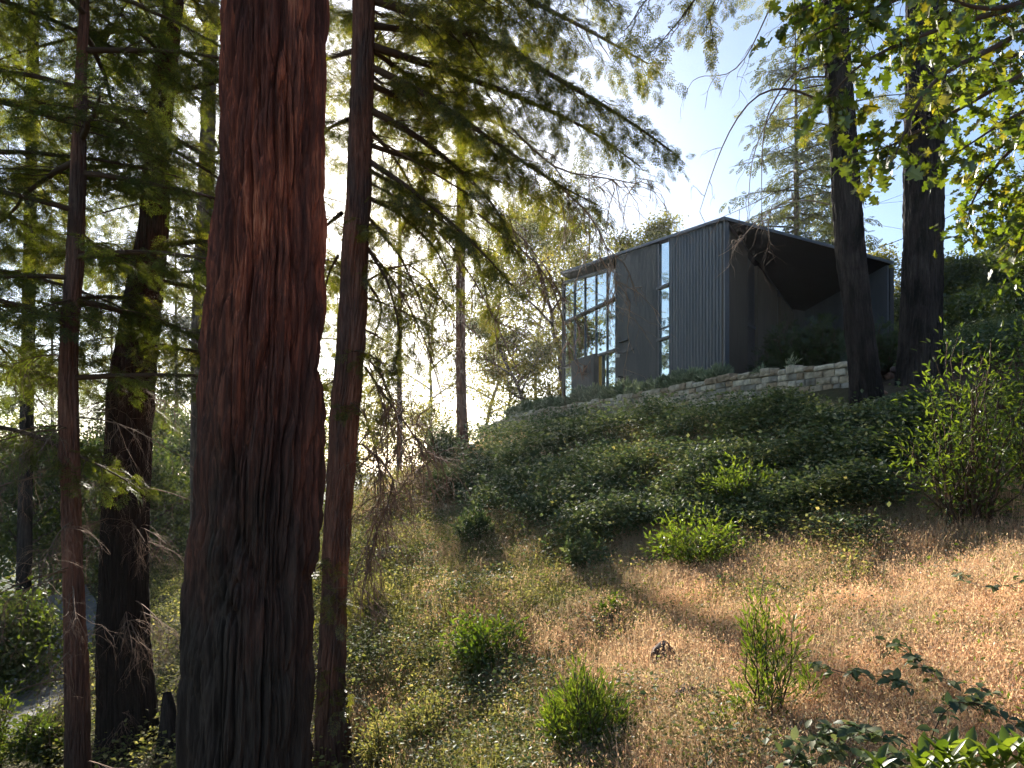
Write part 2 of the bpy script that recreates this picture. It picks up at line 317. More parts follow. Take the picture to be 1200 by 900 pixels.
# ------------------------------------------------------------------ left road
rp = np.array([gp(*q) for q in [(-60,880),(10,835),(42,790),(58,755),(66,730),(62,712)]])
rp = np.concatenate([rp[:1]+(rp[:1]-rp[1:2])*2, rp, rp[-1:]+(rp[-1:]-rp[-2:-1])*2]); 
s_ = np.linspace(0, len(rp)-1, 90); RC = np.c_[[np.interp(s_, np.arange(len(rp)), rp[:, k]) for k in (0, 1)]].T
for _ in range(30): RC[1:-1] = (RC[:-2]+RC[2:]+2*RC[1:-1])/4
tn = unit(np.gradient(RC, axis=0)); nr = np.c_[tn[:, 1], -tn[:, 0]]
cols = []
for wv in np.linspace(-1.15, 1.15, 9): q = RC+nr*wv; cols.append(np.c_[q, H(q[:, 0], q[:, 1])+.05-.03*abs(wv)])
V = np.stack(cols, 1).reshape(-1, 3)
o = MB().add(V, quads(9, 90, False)).build('road', pmat('asphalt', (.1, .1, .1), .9, .3, (60, .6, .01, None), noisec=(3, (.09, .09, .09), (.18, .175, .165), None)), smooth=True)
tag(o, 'narrow grey road below the trees on the left', kind='structure')
# ------------------------------------------------------------------ house
A = P(850, 440, 25.8)[:2]; Lf = P(661, 470, 39.)[:2]
d1 = unit(Lf-A); LEN = float(np.linalg.norm(Lf-A)); nout = np.array([-d1[1], d1[0]]); 
if nout[0] > 0: nout = -nout
d2 = -nout; ZB = 2.9
zr = lambda u: 9.61+(11.46-9.61)*u/LEN          # top of the roof edge along the long facade
def U(px, out=0.):                               # distance along the facade under an image column, plane pushed out by `out`
    k = (px-600)/F_; a = A+nout*out; return (a[0]-k*a[1])/(k*d1[1]-d1[0])
def W(u, z, out=0.): q = A+d1*u+nout*out; return np.array([q[0], q[1], z])
D3 = np.array([*d1, 0]); N3 = np.array([*nout, 0]); Z3 = np.array([0, 0, 1.])
M['clad'] = pmat('black_cladding', (.07, .08, .09), .42, .45, (18, .15, .004, (1, 1, .1)), noisec=(2.5, (.046, .054, .062), (.075, .086, .097), (1, 1, .15)))
M['clad2'] = pmat('stained_boards', (.04, .04, .036), .6, .35, (30, .3, .005, (1, 1, .05)), noisec=(9, (.042, .047, .046), (.072, .077, .072), (1, 1, .06)))
M['brownwall'] = pmat('brown_panel', (.05, .04, .03), .6, .3, noisec=(7, (.075, .062, .045), (.11, .09, .065), (1, 1, .1)))
M['frame'] = pmat('dark_frame', (.03, .032, .036), .35, .5)
M['edge'] = pmat('roof_edge_metal', (.06, .075, .095), .4, .5)
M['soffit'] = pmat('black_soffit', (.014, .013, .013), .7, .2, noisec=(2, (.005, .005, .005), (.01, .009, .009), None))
M['yellow'] = pmat('ochre_door', (.62, .36, .05), .5, .4, noisec=(2, (.55, .32, .05), (.68, .41, .07), None))
m, nt, N, L = newmat('window_glass'); gl = N('ShaderNodeBsdfGlossy'); gl.inputs['Roughness'].default_value = .015; gl.inputs['Color'].default_value = (.86, .95, .97, 1)
tr = N('ShaderNodeBsdfTransparent'); tr.inputs[0].default_value = (.62, .68, .66, 1); mx = N('ShaderNodeMixShader'); mx.inputs[0].default_value = .62
bpn = N('ShaderNodeBump'); bpn.inputs['Strength'].default_value = .12; bpn.inputs['Distance'].default_value = .02; L(noise(nt, 1.1, 1), bpn.inputs['Height']); L(bpn.outputs[0], gl.inputs['Normal'])
L(tr.outputs[0], mx.inputs[1]); L(gl.outputs[0], mx.inputs[2]); o = N('ShaderNodeOutputMaterial'); L(mx.outputs[0], o.inputs[0]); M['glass'] = m
house = empty('house', (A[0], A[1], ZB), 'angular black corrugated house with folded roof standing above the stone wall', 'house')
def HB(mb, name, mat, parent=None, smooth=False):
    o = mb.build(name, mat, parent or house, smooth); o.location = -np.array([A[0], A[1], ZB]) if parent is None else (0, 0, 0); return o
def ribbed(u0, u1, ztop, per, dep, org, dirv, nrm, thick=.2, lo=ZB, duty=.55, j=0):
    """one corrugated wall sheet between u0 and u1, its top following ztop(u)"""
    us = []; os_ = []; n = max(1, int(round(abs(u1-u0)/per))); st = (u1-u0)/n; r = R_(3)
    for i in range(n):
        a = u0+i*st; q = duty+(r.uniform(-j, j) if j else 0)
        for f, d in ((0, 0), (q*.88, 0), (q, -dep), (.88, -dep)): us.append(a+f*st); os_.append(d)
    us.append(u1); os_.append(0)
    us = np.array(us); os_ = np.array(os_); zt = np.array([ztop(u) for u in us]); k = len(us)
    base = org+us[:, None]*dirv
    def ring(off, z): q = base+off[:, None]*nrm; return np.c_[q, z]
    V = np.concatenate([ring(os_, np.full(k, lo)), ring(os_, zt), ring(np.full(k, -thick), zt), ring(np.full(k, -thick), np.full(k, lo))])
    F = quads(k, 4, False); F = np.concatenate([F, [[0, k, 2*k, 3*k], [k-1, 4*k-1, 3*k-1, 2*k-1]]])
    return MB().add(V, F)
u722, u770, u784 = U(722), U(769.5), U(784)
HB(ribbed(0.02, u784, lambda u: zr(u)-.11, .2, .04, A, d1, nout), 'wall', M['clad'])
HB(ribbed(u770, u722, lambda u: zr(u)-.11, .13, .012, A, d1, nout, duty=.8, j=.1), 'wall', M['clad2'])
# back / end walls of the box (never seen from the front, close the volume)
B = P(1043, 307, 28.9)[:2]; P1 = P(930, 362, 33.)[:2]; P2 = P(955, 366, 33.4)[:2]
L2 = Lf+d2*9.; B2 = B+d1*10.
zA, zBt, zP1, zP2 = 9.61, 8.9, (HY-362)/F_*33., (HY-366)/F_*33.4
def slab(p, q, z0, z1a, z1b, th=.2):
    p = np.asarray(p); q = np.asarray(q); n = unit(np.array([q[1]-p[1], -(q[0]-p[0])]))*th
    V = [(*p, z0), (*q, z0), (*q, z1b), (*p, z1a), (*(p+n), z0), (*(q+n), z0), (*(q+n), z1b), (*(p+n), z1a)]
    return MB().add(V, np.array([[0, 1, 2, 3], [5, 4, 7, 6], [4, 0, 3, 7], [1, 5, 6, 2], [3, 2, 6, 7], [0, 4, 5, 1]]))
HB(slab(B+d1*.05, B2, ZB, 8.75, 9.6, -.1), 'wall', M['clad'])
for (p0, p1, a, c) in ((L2, B2, 11.1, 9.6), (Lf-nout*.6, L2, 11.2, 11.1)): HB(slab(p0, p1, ZB, a-.3, c-.3), 'wall', M['clad2'])
# recessed glazed corner
REC = -.6
cols_px = [661.5, 674, 686, 699, 712, 722.5]; us_ = [U(p, REC) for p in cols_px]
T1, T2 = 8.74, 6.13; ztg = lambda u: zr(u)-.42
fr = MB(); panes = []
for i, u in enumerate(us_):
    w_ = .3 if i == 0 else .07
    fr.box(W(u-w_/2+(.1 if i == 0 else 0), ZB, REC-.05), D3*w_, N3*.11, Z3*(ztg(u)-ZB))
for zz in (T1, T2): fr.box(W(us_[-1], zz, REC-.05), D3*(us_[0]-us_[-1]), N3*.2, Z3*.12)
a_, c_ = us_[-1], us_[0]
fr.add([W(a_, ztg(a_)-.1, REC+.15), W(c_, ztg(c_)-.1, REC+.15), W(c_, ztg(c_)+.02, REC+.15), W(a_, ztg(a_)+.02, REC+.15), W(a_, ztg(a_)-.1, REC-.05), W(c_, ztg(c_)-.1, REC-.05), W(c_, ztg(c_)+.02, REC-.05), W(a_, ztg(a_)+.02, REC-.05)],
       np.array([[0, 1, 2, 3], [4, 7, 6, 5], [0, 4, 5, 1], [3, 2, 6, 7]]))
win = HB(fr, 'window', M['frame'])
win['label'] = 'large glazed corner of tall panes at the left end'
def pane(u0, u1, z0, f1, out, mt, th=.03, nm='pane', par=None):
    V = [W(u0, z0, out), W(u1, z0, out), W(u1, f1(u1), out), W(u0, f1(u0), out)]; V = V+[v-N3*th for v in V]
    return MB().add(V, np.array([[0, 1, 2, 3], [7, 6, 5, 4], [0, 4, 5, 1], [1, 5, 6, 2], [2, 6, 7, 3], [3, 7, 4, 0]])).build(nm, mt, par)
for i in range(5):
    for (z0, f1) in ((ZB+.05, lambda u: T2), (T2+.12, lambda u: T1), (T1+.12, lambda u: ztg(u)-.1)):
        if z0 < 4 and i in (1, 2): continue
        if z0 < 4 and i == 3:
            pane(us_[4]+.05+(us_[3]-us_[4])*.5, us_[3]-.045, z0, f1, REC+.03, M['yellow'], .05, 'door', win); pane(us_[4]+.045, us_[4]+.05+(us_[3]-us_[4])*.5, z0, f1, REC+.0, M['glass'], .03, 'pane', win); continue
        pane(us_[i+1]+.045, us_[i]-.045-(.12 if i == 0 else 0), z0, f1, REC, M['glass'], .03, 'pane', win)
# porch box with lamp
pb = ribbed(U(695.5, -.25), U(669.5, -.25), lambda u: T2+.14, .16, .01, A-nout*.25, d1, nout, .34, duty=.85, j=.1)
po = HB(pb, 'porch', M['clad2']); po['label'] = 'small boarded entrance porch below the glazing'
MB().box(W(U(688, -.25), 5.35, -.25), D3*.32, N3*.22, Z3*.42).build('lamp', M['frame'], po)
# slot window between the ribbed sheets
sw = MB(); s0, s1 = u784, u770
sw.box(W(s1-.16, ZB, -.1), D3*.16, N3*.08, Z3*(zr(s1)-.18-ZB)); sw.box(W(s0, ZB, -.12), D3*.05, N3*.08, Z3*(zr(s0)-.18-ZB))
for zz in (8.02, 5.75): sw.box(W(s0, zz, -.11), D3*(s1-s0), N3*.14, Z3*.1)
sw.box(W(s0, 6.25, -.11), D3*(s1-s0), N3*.06, Z3*.06)
slot = HB(sw, 'window', M['frame']); slot['label'] = 'narrow full-height slot window between the wall panels'
for z0, f1 in ((ZB, lambda u: 5.75), (5.85, lambda u: 6.25), (6.31, lambda u: 8.02), (8.12, lambda u: zr(u)-.2)): pane(s0+.05, s1-.16, z0, f1, -.09, M['glass'], .02, 'pane', slot)
# small wall spotlights with arms on the boarded panel
for (px, py) in ((731, 416), (731, 444)):
    u = U(px); z = (HY-py)/F_*(A+d1*u)[1]; k = MB()
    k.box(W(u-.9, z+.1, .0), D3*1.1, N3*.05, Z3*.05); k.box(W(u+.02, z+.04, .02), D3*.1, N3*.3, Z3*.1)
    wl = HB(k, 'wall_light', M['frame']); MB().box(W(u+.03, z-.12, .2), D3*.14, N3*.14, Z3*.16).build('lamp_head', pmat('lamp_white', (.6, .6, .56), .4), wl)
u = U(729); z = (HY-401)/F_*(A+d1*u)[1]; HB(MB().box(W(u-.7, z, .0), D3*.9, N3*.12, Z3*.06), 'bracket', M['frame'])
# notch wall A -> P1 in panels whose tops follow the folded soffit
dn = unit(P1-A); LN = float(np.linalg.norm(P1-A)); nn_ = np.array([dn[1], -dn[0]])
def UN(px): k = (px-600)/F_; return (A[0]-k*A[1])/(k*dn[1]-dn[0])
zn = lambda u: zA-.2+(zP1-zA)*u/LN
e = [.12, UN(876), UN(888), UN(911), UN(915.5), LN]
for i, mt in ((0, 'brownwall'), (2, 'brownwall'), (4, 'brownwall')): HB(ribbed(e[i], e[i+1], zn, 1.2, .004, A, dn, nn_, .2, duty=.96), 'wall', M[mt])
k = MB()
for i in (1, 3):
    a0, a1 = e[i], e[i+1]; q0 = A+dn*a0-nn_*.14; q1 = A+dn*a1-nn_*.14
    k.add([(*q0, ZB), (*q1, ZB), (*q1, zn(a1)), (*q0, zn(a0))], np.array([[0, 1, 2, 3]]))
sd = HB(k, 'window', M['frame']); sd['label'] = 'dark glazed slots in the recessed courtyard wall'
k = MB(); q0 = A+dn*e[1]-nn_*.13; k.box((*q0, 6.0), np.array([*dn*(e[2]-e[1]), 0]), np.array([*nn_*.05, 0]), Z3*.12); k.build('sash', M['clad'], sd)
HB(slab(P1, P2, ZB, zP1, zP2, -.2), 'wall', M['clad2'])
dw = unit(B-P2); LW = float(np.linalg.norm(B-P2)); nw = np.array([dw[1], -dw[0]]); 
if nw[1] > 0 or nw[0] > 0: nw = -nw
HB(ribbed(.1, LW, lambda u: zP2-.05+(zBt-.2-zP2)*u/LW, .27, .05, P2, dw, nw, .2), 'wall', pmat('dark_ribbed_metal', (.03, .03, .032), .5, .4))
# roof: thin folded plate with a metal edge
OH = .12
rt = [(*(A+nout*OH-d1*.1), zA+.0), (*(B+d2*.1-d1*.1), zBt), (*(B2+d2*.1), 9.7), (*(L2+d1*.3), 11.3), (*(Lf+d1*.25+nout*OH), 11.46+.02)]
rt = np.array(rt); lo_ = rt-np.array([0, 0, .11]); V = np.concatenate([rt, lo_])
rf = HB(MB().add(V, [np.array([[0, 1, 2, 3, 4]]), np.array([[9, 8, 7, 6, 5]]), np.array([[0, 5, 6, 1], [1, 6, 7, 2], [2, 7, 8, 3], [3, 8, 9, 4], [4, 9, 5, 0]])]), 'roof', M['edge'])
# glazing head / eaves soffit of the recessed corner
k = MB(); q = [W(U(722), zr(U(722))-.175, OH-.02), W(LEN+.2, zr(LEN)-.175, OH-.02), W(LEN+.2, ztg(LEN)+.0, REC-.2), W(U(722), ztg(U(722))+.0, REC-.2)]
k.add(np.array(q+[v+Z3*.03 for v in q[:2]]+[q[2]+Z3*.2, q[3]+Z3*.2]), np.array([[0, 1, 2, 3], [7, 6, 5, 4], [0, 4, 5, 1], [1, 5, 6, 2]]))
HB(k, 'eaves', M['clad2'])
k = MB(); sa = np.array([*(A-d1*.08), zA-.113]); sb = np.array([*(B-d1*.05), zBt-.113]); s2 = np.array([*P2, zP2-.03]); s1_ = np.array([*(P1-nn_*.05), zP1-.03])
sa2 = sa; k.add([sa, sb, s2, s1_], [np.array([[0, 1, 2], [0, 2, 3]])]); so = HB(k, 'soffit', M['soffit'])
# simple interior: floor slab, mid floor and a far wall to catch light behind the glass
k = MB(); q = [A+d1*.4+d2*.5, A+d1*(LEN-.5)+d2*.9, A+d1*(LEN-.5)+d2*6, A+d1*6+d2*6, P1+d1*.5-d2*.3]
HB(MB().add([(*v, 5.93) for v in q], [np.array([[0, 1, 2, 3, 4]])]), 'floor', pmat('interior', (.3, .28, .25), .8))
# ------------------------------------------------------------------ stone retaining wall
wp = np.array([[*P(x, y, d)[:2], P(x, y, d)[2]] for x, y, d in [(562,500,40.),(600,488,38.5),(640,479,36),(700,470,32),(770,459,27.3),(850,443,23.2),(920,434,20.4),(1000,425,18.2),(1025,424,17.9)]])
s0_ = np.r_[0, np.cumsum(np.linalg.norm(np.diff(wp[:, :2], axis=0), axis=1))]; SL = s0_[-1]
def wall_at(s): return np.array([np.interp(s, s0_, wp[:, k]) for k in range(3)])
wallm = pmat('mortar', (.3, .27, .22), .9, .2, (22, .7, .015, None), noisec=(2.2, (.16, .14, .11), (.5, .46, .39), None))
stonem = []
for i, c in enumerate([(.62, .53, .4), (.52, .43, .31), (.4, .3, .2), (.68, .6, .47)]):
    stonem.append(pmat('stone_%s' % 'abcd'[i], c, .9, .2, (26, .7, .012, None), noisec=(6, tuple(x*.55 for x in c), tuple(x*1.25 for x in c), None)))
wb = MB(); r = R_(8); n = 120; ss_ = np.linspace(0, SL, n); C = np.array([wall_at(s) for s in ss_]); tg = unit(np.gradient(C[:, :2], axis=0)); nf = np.c_[tg[:, 1], -tg[:, 0]]
nf = np.where((nf[:, 1] > 0)[:, None], -nf, nf)
gz_ = H(C[:, 0]+nf[:, 0]*.1, C[:, 1]+nf[:, 1]*.1)-.6; gz_ = np.minimum(gz_, C[:, 2]-.5)
V = np.concatenate([np.c_[C[:, :2]+nf*.0, gz_], np.c_[C[:, :2], C[:, 2]-.06], np.c_[C[:, :2]-nf*.45, C[:, 2]-.06], np.c_[C[:, :2]-nf*.45, gz_]])
F = np.concatenate([quads(n, 4, False), [[0, n, 2*n, 3*n], [n-1, 4*n-1, 3*n-1, 2*n-1]]]); wb.add(V, F, 0)
def stone(mb, s, z0, w, h, m, dep=.09, jit=.02, back=.05):
    c0 = wall_at(s); c1 = wall_at(min(s+w, SL)); t = unit(c1[:2]-c0[:2]); nn = np.array([t[1], -t[0]]); nn = -nn if nn[1] > 0 else nn
    L_ = w; cx = []
    nu, nv = 4, 4
    G = []
    for iv in range(nv):
        for iu in range(nu):
            fu, fv = iu/(nu-1), iv/(nv-1); edge = (iu in (0, nu-1))+(iv in (0, nv-1))
            o_ = dep*(1 if edge == 0 else .82 if edge == 1 else .6)+r.uniform(-jit, jit)
            if edge: fu = min(max(fu, .03), .97)
            p = c0[:2]+t*(L_*(fu+r.uniform(-.02, .02)))+nn*o_; G.append((*p, z0+h*fv+r.uniform(-jit, jit)*.5))
    for iv in (0, nv-1):
        for iu in (0, nu-1): p = c0[:2]+t*(L_*iu/(nu-1))-nn*back; G.append((*p, z0+h*iv/(nv-1)))
    F = [[a*nu+b_, a*nu+b_+1, (a+1)*nu+b_+1, (a+1)*nu+b_] for a in range(nv-1) for b_ in range(nu-1)]
    mb.add(G, [np.array(F), np.array([[0, 16, 17, 3, 2, 1]]), np.array([[12, 13, 14, 15, 19, 18]]), np.array([[0, 4, 8, 12, 18, 16]]), np.array([[3, 17, 19, 15, 11, 7]])], m)
for row in range(5):
    s = r.uniform(0, .1)
    while s < SL-.3:
        w = r.uniform(.22, .55); h = .19; c0 = wall_at(s); z0 = c0[2]-.12-.2*(row+1)
        if r.rand() < .93-.12*row: stone(wb, s, z0, w-.02, h-.018, r.choice([0, 1, 1, 2, 3, 4]), .06+r.uniform(-.02, .025), .008)
        s += w
sw_ = wb.build('stone_wall', [wallm]+stonem, smooth=False); sw_['label'] = 'long pale stone retaining wall curving below the black house'; sw_['category'] = 'wall'
cp = MB(); s = 0.
while s < SL-.2:
    w = r.uniform(.3, .75); h = r.uniform(.12, .24); c0 = wall_at(s); stone(cp, s, c0[2]-.12, w-.02, h, r.choice([0, 1, 2, 3]), .11, .022, .3); s += w
cp.build('coping', stonem, sw_)
# terrace soil behind the wall
tv = [];  nn2 = 50; S2 = np.linspace(0, SL, nn2); C2 = np.array([wall_at(s) for s in S2]); bk = np.array([np.interp(S2, [0, SL*.35, SL*.7, SL], [x for x in xs]) for xs in ([6, 12, 16, 22], [56, 54, 46, 30])]).T
V = []
for f in np.linspace(0, 1, 12):
    q = C2[:, :2]*(1-f)+bk*f; t_ = unit(np.gradient(C2[:, :2], axis=0)); nf2 = np.c_[-t_[:, 1], t_[:, 0]]; nf2 = np.where((nf2[:, 1] < 0)[:, None], -nf2, nf2)
    q = q+nf2*.2*(1-f); V.append(np.c_[q, np.full(nn2, 0)+C2[:, 2]*(1-min(1, f*3))-.1*(f < .01)-.12+3.0*min(1, f*3)])
o = MB().add(np.concatenate(V), quads(nn2, 12, False)).build('terrace_ground', pmat('terrace_soil', (.1, .075, .05), .95, .1, (12, .7, .03, None)), smooth=True); tag(o, 'level terrace soil round the black house behind the wall', kind='structure')
# ------------------------------------------------------------------ tree builders
def trunk_curve(d, rows, top, base_extra=.6, dfun=None):
    """rows of (py, xl, xr) read off the trunk at distance d -> centre line and radius, carried on up to height `top`"""
    C = []; R = []
    for py, xl, xr in sorted(rows, key=lambda t: -t[0]):
        C.append(P((xl+xr)/2, py, d)); R.append((xr-xl)/2/F_*d)
    C = np.array(C); R = np.array(R); zb = h1(C[0, 0], C[0, 1])-base_extra
    if C[0, 2] > zb:
        C = np.r_[[[C[0, 0], C[0, 1], zb]], C]; R = np.r_[R[0]*1.12, R]
    if C[-1, 2] < top:
        t = C[-1]-C[-3]; t = t/t[2]; k = top-C[-1, 2]; n = 4
        C = np.r_[C, [C[-1]+t*k*(i/n) for i in range(1, n+1)]]; R = np.r_[R, [R[-1]*(1-.8*i/n) for i in range(1, n+1)]]
    return C, R
def bark_trunk(C, R, nt, dz, seed, deep=.05, freq=9., flute=.04, flare=.3, zmax=None):
    """a furrowed trunk: the bark ridges are real relief"""
    z0, z1 = C[0, 2], C[-1, 2]; zs = []; z = z0
    while z < z1:
        zs.append(z); z += dz if (zmax is None or z < zmax) else dz*6
    zs = np.array(zs+[z1]); cx = np.interp(zs, C[:, 2], C[:, 0]); cy = np.interp(zs, C[:, 2], C[:, 1]); rr = np.interp(zs, C[:, 2], R)
    ker = np.ones(9)/9
    if len(zs) > 40:
        for a in (cx, cy, rr): a[4:-4] = np.convolve(a, ker, 'same')[4:-4]
    th = np.arange(nt)*2*np.pi/nt; TH, ZZ_ = np.meshgrid(th, zs); ct, st_ = np.cos(TH), np.sin(TH); RR = rr[:, None]*np.ones(nt)
    p = np.c_[(ct*RR).ravel(), (st_*RR).ravel(), ZZ_.ravel()]
    fq = freq
    wx = (fbm(np.c_[p[:, :2]*1.6, p[:, 2]*.55], 3, seed)-.5)*.3; wy = (fbm(np.c_[p[:, :2]*1.6+9, p[:, 2]*.55], 3, seed+4)-.5)*.3
    X_, Y_ = p[:, 0]+wx, p[:, 1]+wy
    def rg(s_, v, sd): n_ = vn(np.c_[X_*freq*s_, Y_*freq*s_, p[:, 2]*freq*v], sd); return 1-np.abs(2*n_-1)
    r1, r2, r3 = rg(1, .06, seed+7), rg(2.3, .16, seed+9), rg(5.5, .3, seed+11)
    brk = fbm(np.c_[X_*freq*.7, Y_*freq*.7, p[:, 2]*freq*.22], 3, seed+13)
    fine = fbm(np.c_[p[:, :2]*freq*7, p[:, 2]*freq*.6], 3, seed+2)
    fl = fbm(np.c_[p[:, :2]*2.6, p[:, 2]*.16], 2, seed+12)-.5
    pl = fbm(np.c_[X_*freq*1.3, Y_*freq*1.3, p[:, 2]*freq*.13], 3, seed+21); st = np.floor(pl*9)/9+.04*(pl*9 % 1)
    dsp = deep*.75*(st-.5)-deep*1.1*r1**4-deep*.7*r2**3-deep*.35*r3**2+deep*.4*(fine-.5)+deep*.45*(brk-.5)+flute*2*fl*(1+1.2*np.exp(-(p[:, 2]-z0)/1.5))
    RR2 = RR.ravel()+dsp*np.minimum(1, RR.ravel()/np.max(R)*1.3)+flare*R[0]*np.exp(-(p[:, 2]-z0)/.55)
    V = np.c_[cx.repeat(nt)+np.cos(TH).ravel()*RR2, cy.repeat(nt)+np.sin(TH).ravel()*RR2, p[:, 2]]
    return MB().add(V, quads(nt, len(zs)))
def smooth_curve(pts, n):
    pts = np.asarray(pts, float); t = np.linspace(0, 1, len(pts)); T = np.linspace(0, 1, n); C = np.c_[[np.interp(T, t, pts[:, k]) for k in range(3)]].T
    for _ in range(max(1, n//6)): C[1:-1] = (C[:-2]+2*C[1:-1]+C[2:])/4
    return C
def frond_limb(C, r0, rng, wood, leaf, blen=.42, bstep=.15, sstep=.08, slen=.3, start=.12, templ=None, hang=.16, droopn=.22, bare=0., twigs=True):
    """side branchlets with flat sprays along a limb curve C"""
    C = np.asarray(C); seg = np.linalg.norm(np.diff(C, axis=0), axis=1); S = np.r_[0, np.cumsum(seg)]; L_ = S[-1]
    wood.add(*tube(C, r0*(1-.88*S/L_)+.003, 6))
    nb = max(3, int(L_/bstep)); sv = np.linspace(start*L_, L_*.995, nb); pos = np.c_[[np.interp(sv, S, C[:, k]) for k in range(3)]].T
    tan = unit(np.c_[[np.interp(sv, S, np.gradient(C[:, k], S)) for k in range(3)]].T)
    f = sv/L_; lb = np.minimum(blen*L_*(1.05-.8*f), 1.5)*rng.uniform(.55, 1.15, nb); lb = np.maximum(lb, slen*1.2)
    side = np.where(np.arange(nb) % 2 == 0, 1, -1.); a = side*np.radians(rng.uniform(42, 72, nb)); a[-1] = 0
    d = np.c_[tan[:, 0]*np.cos(a)-tan[:, 1]*np.sin(a), tan[:, 0]*np.sin(a)+tan[:, 1]*np.cos(a), tan[:, 2]*.6-rng.uniform(0, droopn, nb)]; d = unit(d)
    K = 6; t = np.linspace(0, 1, K); Cs = pos[:, None]+d[:, None]*(lb[:, None]*t)[..., None]; Cs[:, :, 2] -= (hang*lb[:, None]*t**2)*rng.uniform(.3, 1.3, nb)[:, None]
    Cs[:, 1:] += rng.normal(0, .02, (nb, K-1, 3))
    if twigs: wood.add(*tubes(Cs, (.006+.004*lb)[:, None]*(1-.8*t)[None], 3))
    pp = []; dd = []
    for i in range(nb):
        if rng.rand() < bare: continue
        ns = max(2, int(lb[i]/sstep)); q = np.linspace(.12, 1, ns); x = np.c_[[np.interp(q, t, Cs[i, :, k]) for k in range(3)]].T
        tt = unit(np.gradient(Cs[i], axis=0)); tq = np.c_[[np.interp(q, t, tt[:, k]) for k in range(3)]].T
        aa = np.where(np.arange(ns) % 2 == 0, 1, -1)*np.radians(rng.uniform(30, 60, ns)); aa[-1] = 0
        pp.append(x); dd.append(np.c_[tq[:, 0]*np.cos(aa)-tq[:, 1]*np.sin(aa), tq[:, 0]*np.sin(aa)+tq[:, 1]*np.cos(aa), tq[:, 2]-rng.uniform(0, .5, ns)])
    if pp:
        pp = np.concatenate(pp); dd = unit(np.concatenate(dd)); n = len(pp); keep = (vn(pp*2.2, 5) > .3) | (rng.rand(n) < .35); pp = pp[keep]; dd = dd[keep]; n = len(pp); pp = pp+rng.normal(0, slen*.16, (n, 3)); dd = dd+rng.normal(0, .28, (n, 3)); up = np.array([0, 0, 1.])+rng.normal(0, .3, (n, 3)); k = rng.randint(0, 3, n)
        T = templ or SPRAY
        for j, (tv, tf) in enumerate(T):
            mk = (k % len(T)) == j
            if mk.any(): leaf.add(*inst(tv, tf, pp[mk], dd[mk], up[mk], slen*rng.uniform(.7, 1.25, mk.sum())))
def limb_path(p, az, L_, el, droop, n=10, rng=None):
    s = np.linspace(0, 1, n); h = L_*s*math.cos(el); w = 0 if rng is None else np.cumsum(rng.normal(0, .012*L_, n))*.6
    return np.c_[p[0]+np.cos(az)*h-np.sin(az)*w, p[1]+np.sin(az)*h+np.cos(az)*w, p[2]+L_*(math.sin(el)*s-droop*s*s)]
def twiggery(p, d, L_, r, rng, depth=3, grav=.25, fork=4, out=None, wob=.25):
    """bare branching twigs -> list of (curve, radii)"""
    if out is None: out = []
    n = 7; C = [np.array(p, float)]; d = unit(np.array(d, float)); dirs = [d]
    for i in range(n-1):
        d = unit(d+rng.normal(0, wob, 3)+np.array([0, 0, -grav])*.5); C.append(C[-1]+d*L_/(n-1)); dirs.append(d)
    C = np.array(C); out.append((C, np.linspace(r, r*.35, n)))
    if depth > 1:
        for k in range(fork):
            i = rng.randint(1, n); a = unit(dirs[i]+rng.normal(0, .65, 3)); twiggery(C[i], a, L_*rng.uniform(.4, .7), r*.55, rng, depth-1, grav, fork, out, wob)
    return out
def twig_mb(lst, k=4):
    mb = MB(); Cs = np.array([c for c, _ in lst]); rs = np.array([x for _, x in lst]); mb.add(*tubes(Cs, rs, k)); return mb
def put(mb, name, mat, root, smooth=True): return mb.build(name, mat, root, smooth, loc=root.location)
def tree_root(name, C, label, cat='tree', group=None):
    return empty(name, (C[0, 0], C[0, 1], h1(C[0, 0], C[0, 1])), label, cat, group)
# ---------------------------------------------------------------- the large redwood in front
C, R = trunk_curve(5.6, [(910,208,366),(800,212,370),(700,218,374),(600,229,379),(520,233,381),(450,237,382),(380,241,383),(300,248,383),(200,252,384),(100,259,385),(0,264,386),(-60,266,386)], 13)
t = tree_root('redwood_tree', C, 'massive red-barked redwood trunk, widest tree, in the left foreground')
put(bark_trunk(C, R, 700, .011, 4, .074, 10., .022, .15, zmax=5.0), 'trunk', M['bark_hero'], t)
mb = MB(); rng = R_(5)
for z, az, L_ in ((10, 1, 3.), (11, 3, 2.6), (11.6, 5, 2.4), (12.5, 2.2, 2)): frond_limb(limb_path((np.interp(z, C[:, 2], C[:, 0]), 5.6, z), az, L_, .1, .1), .05, rng, mb, mb)
put(mb, 'crown', M['redwood'], t, False)
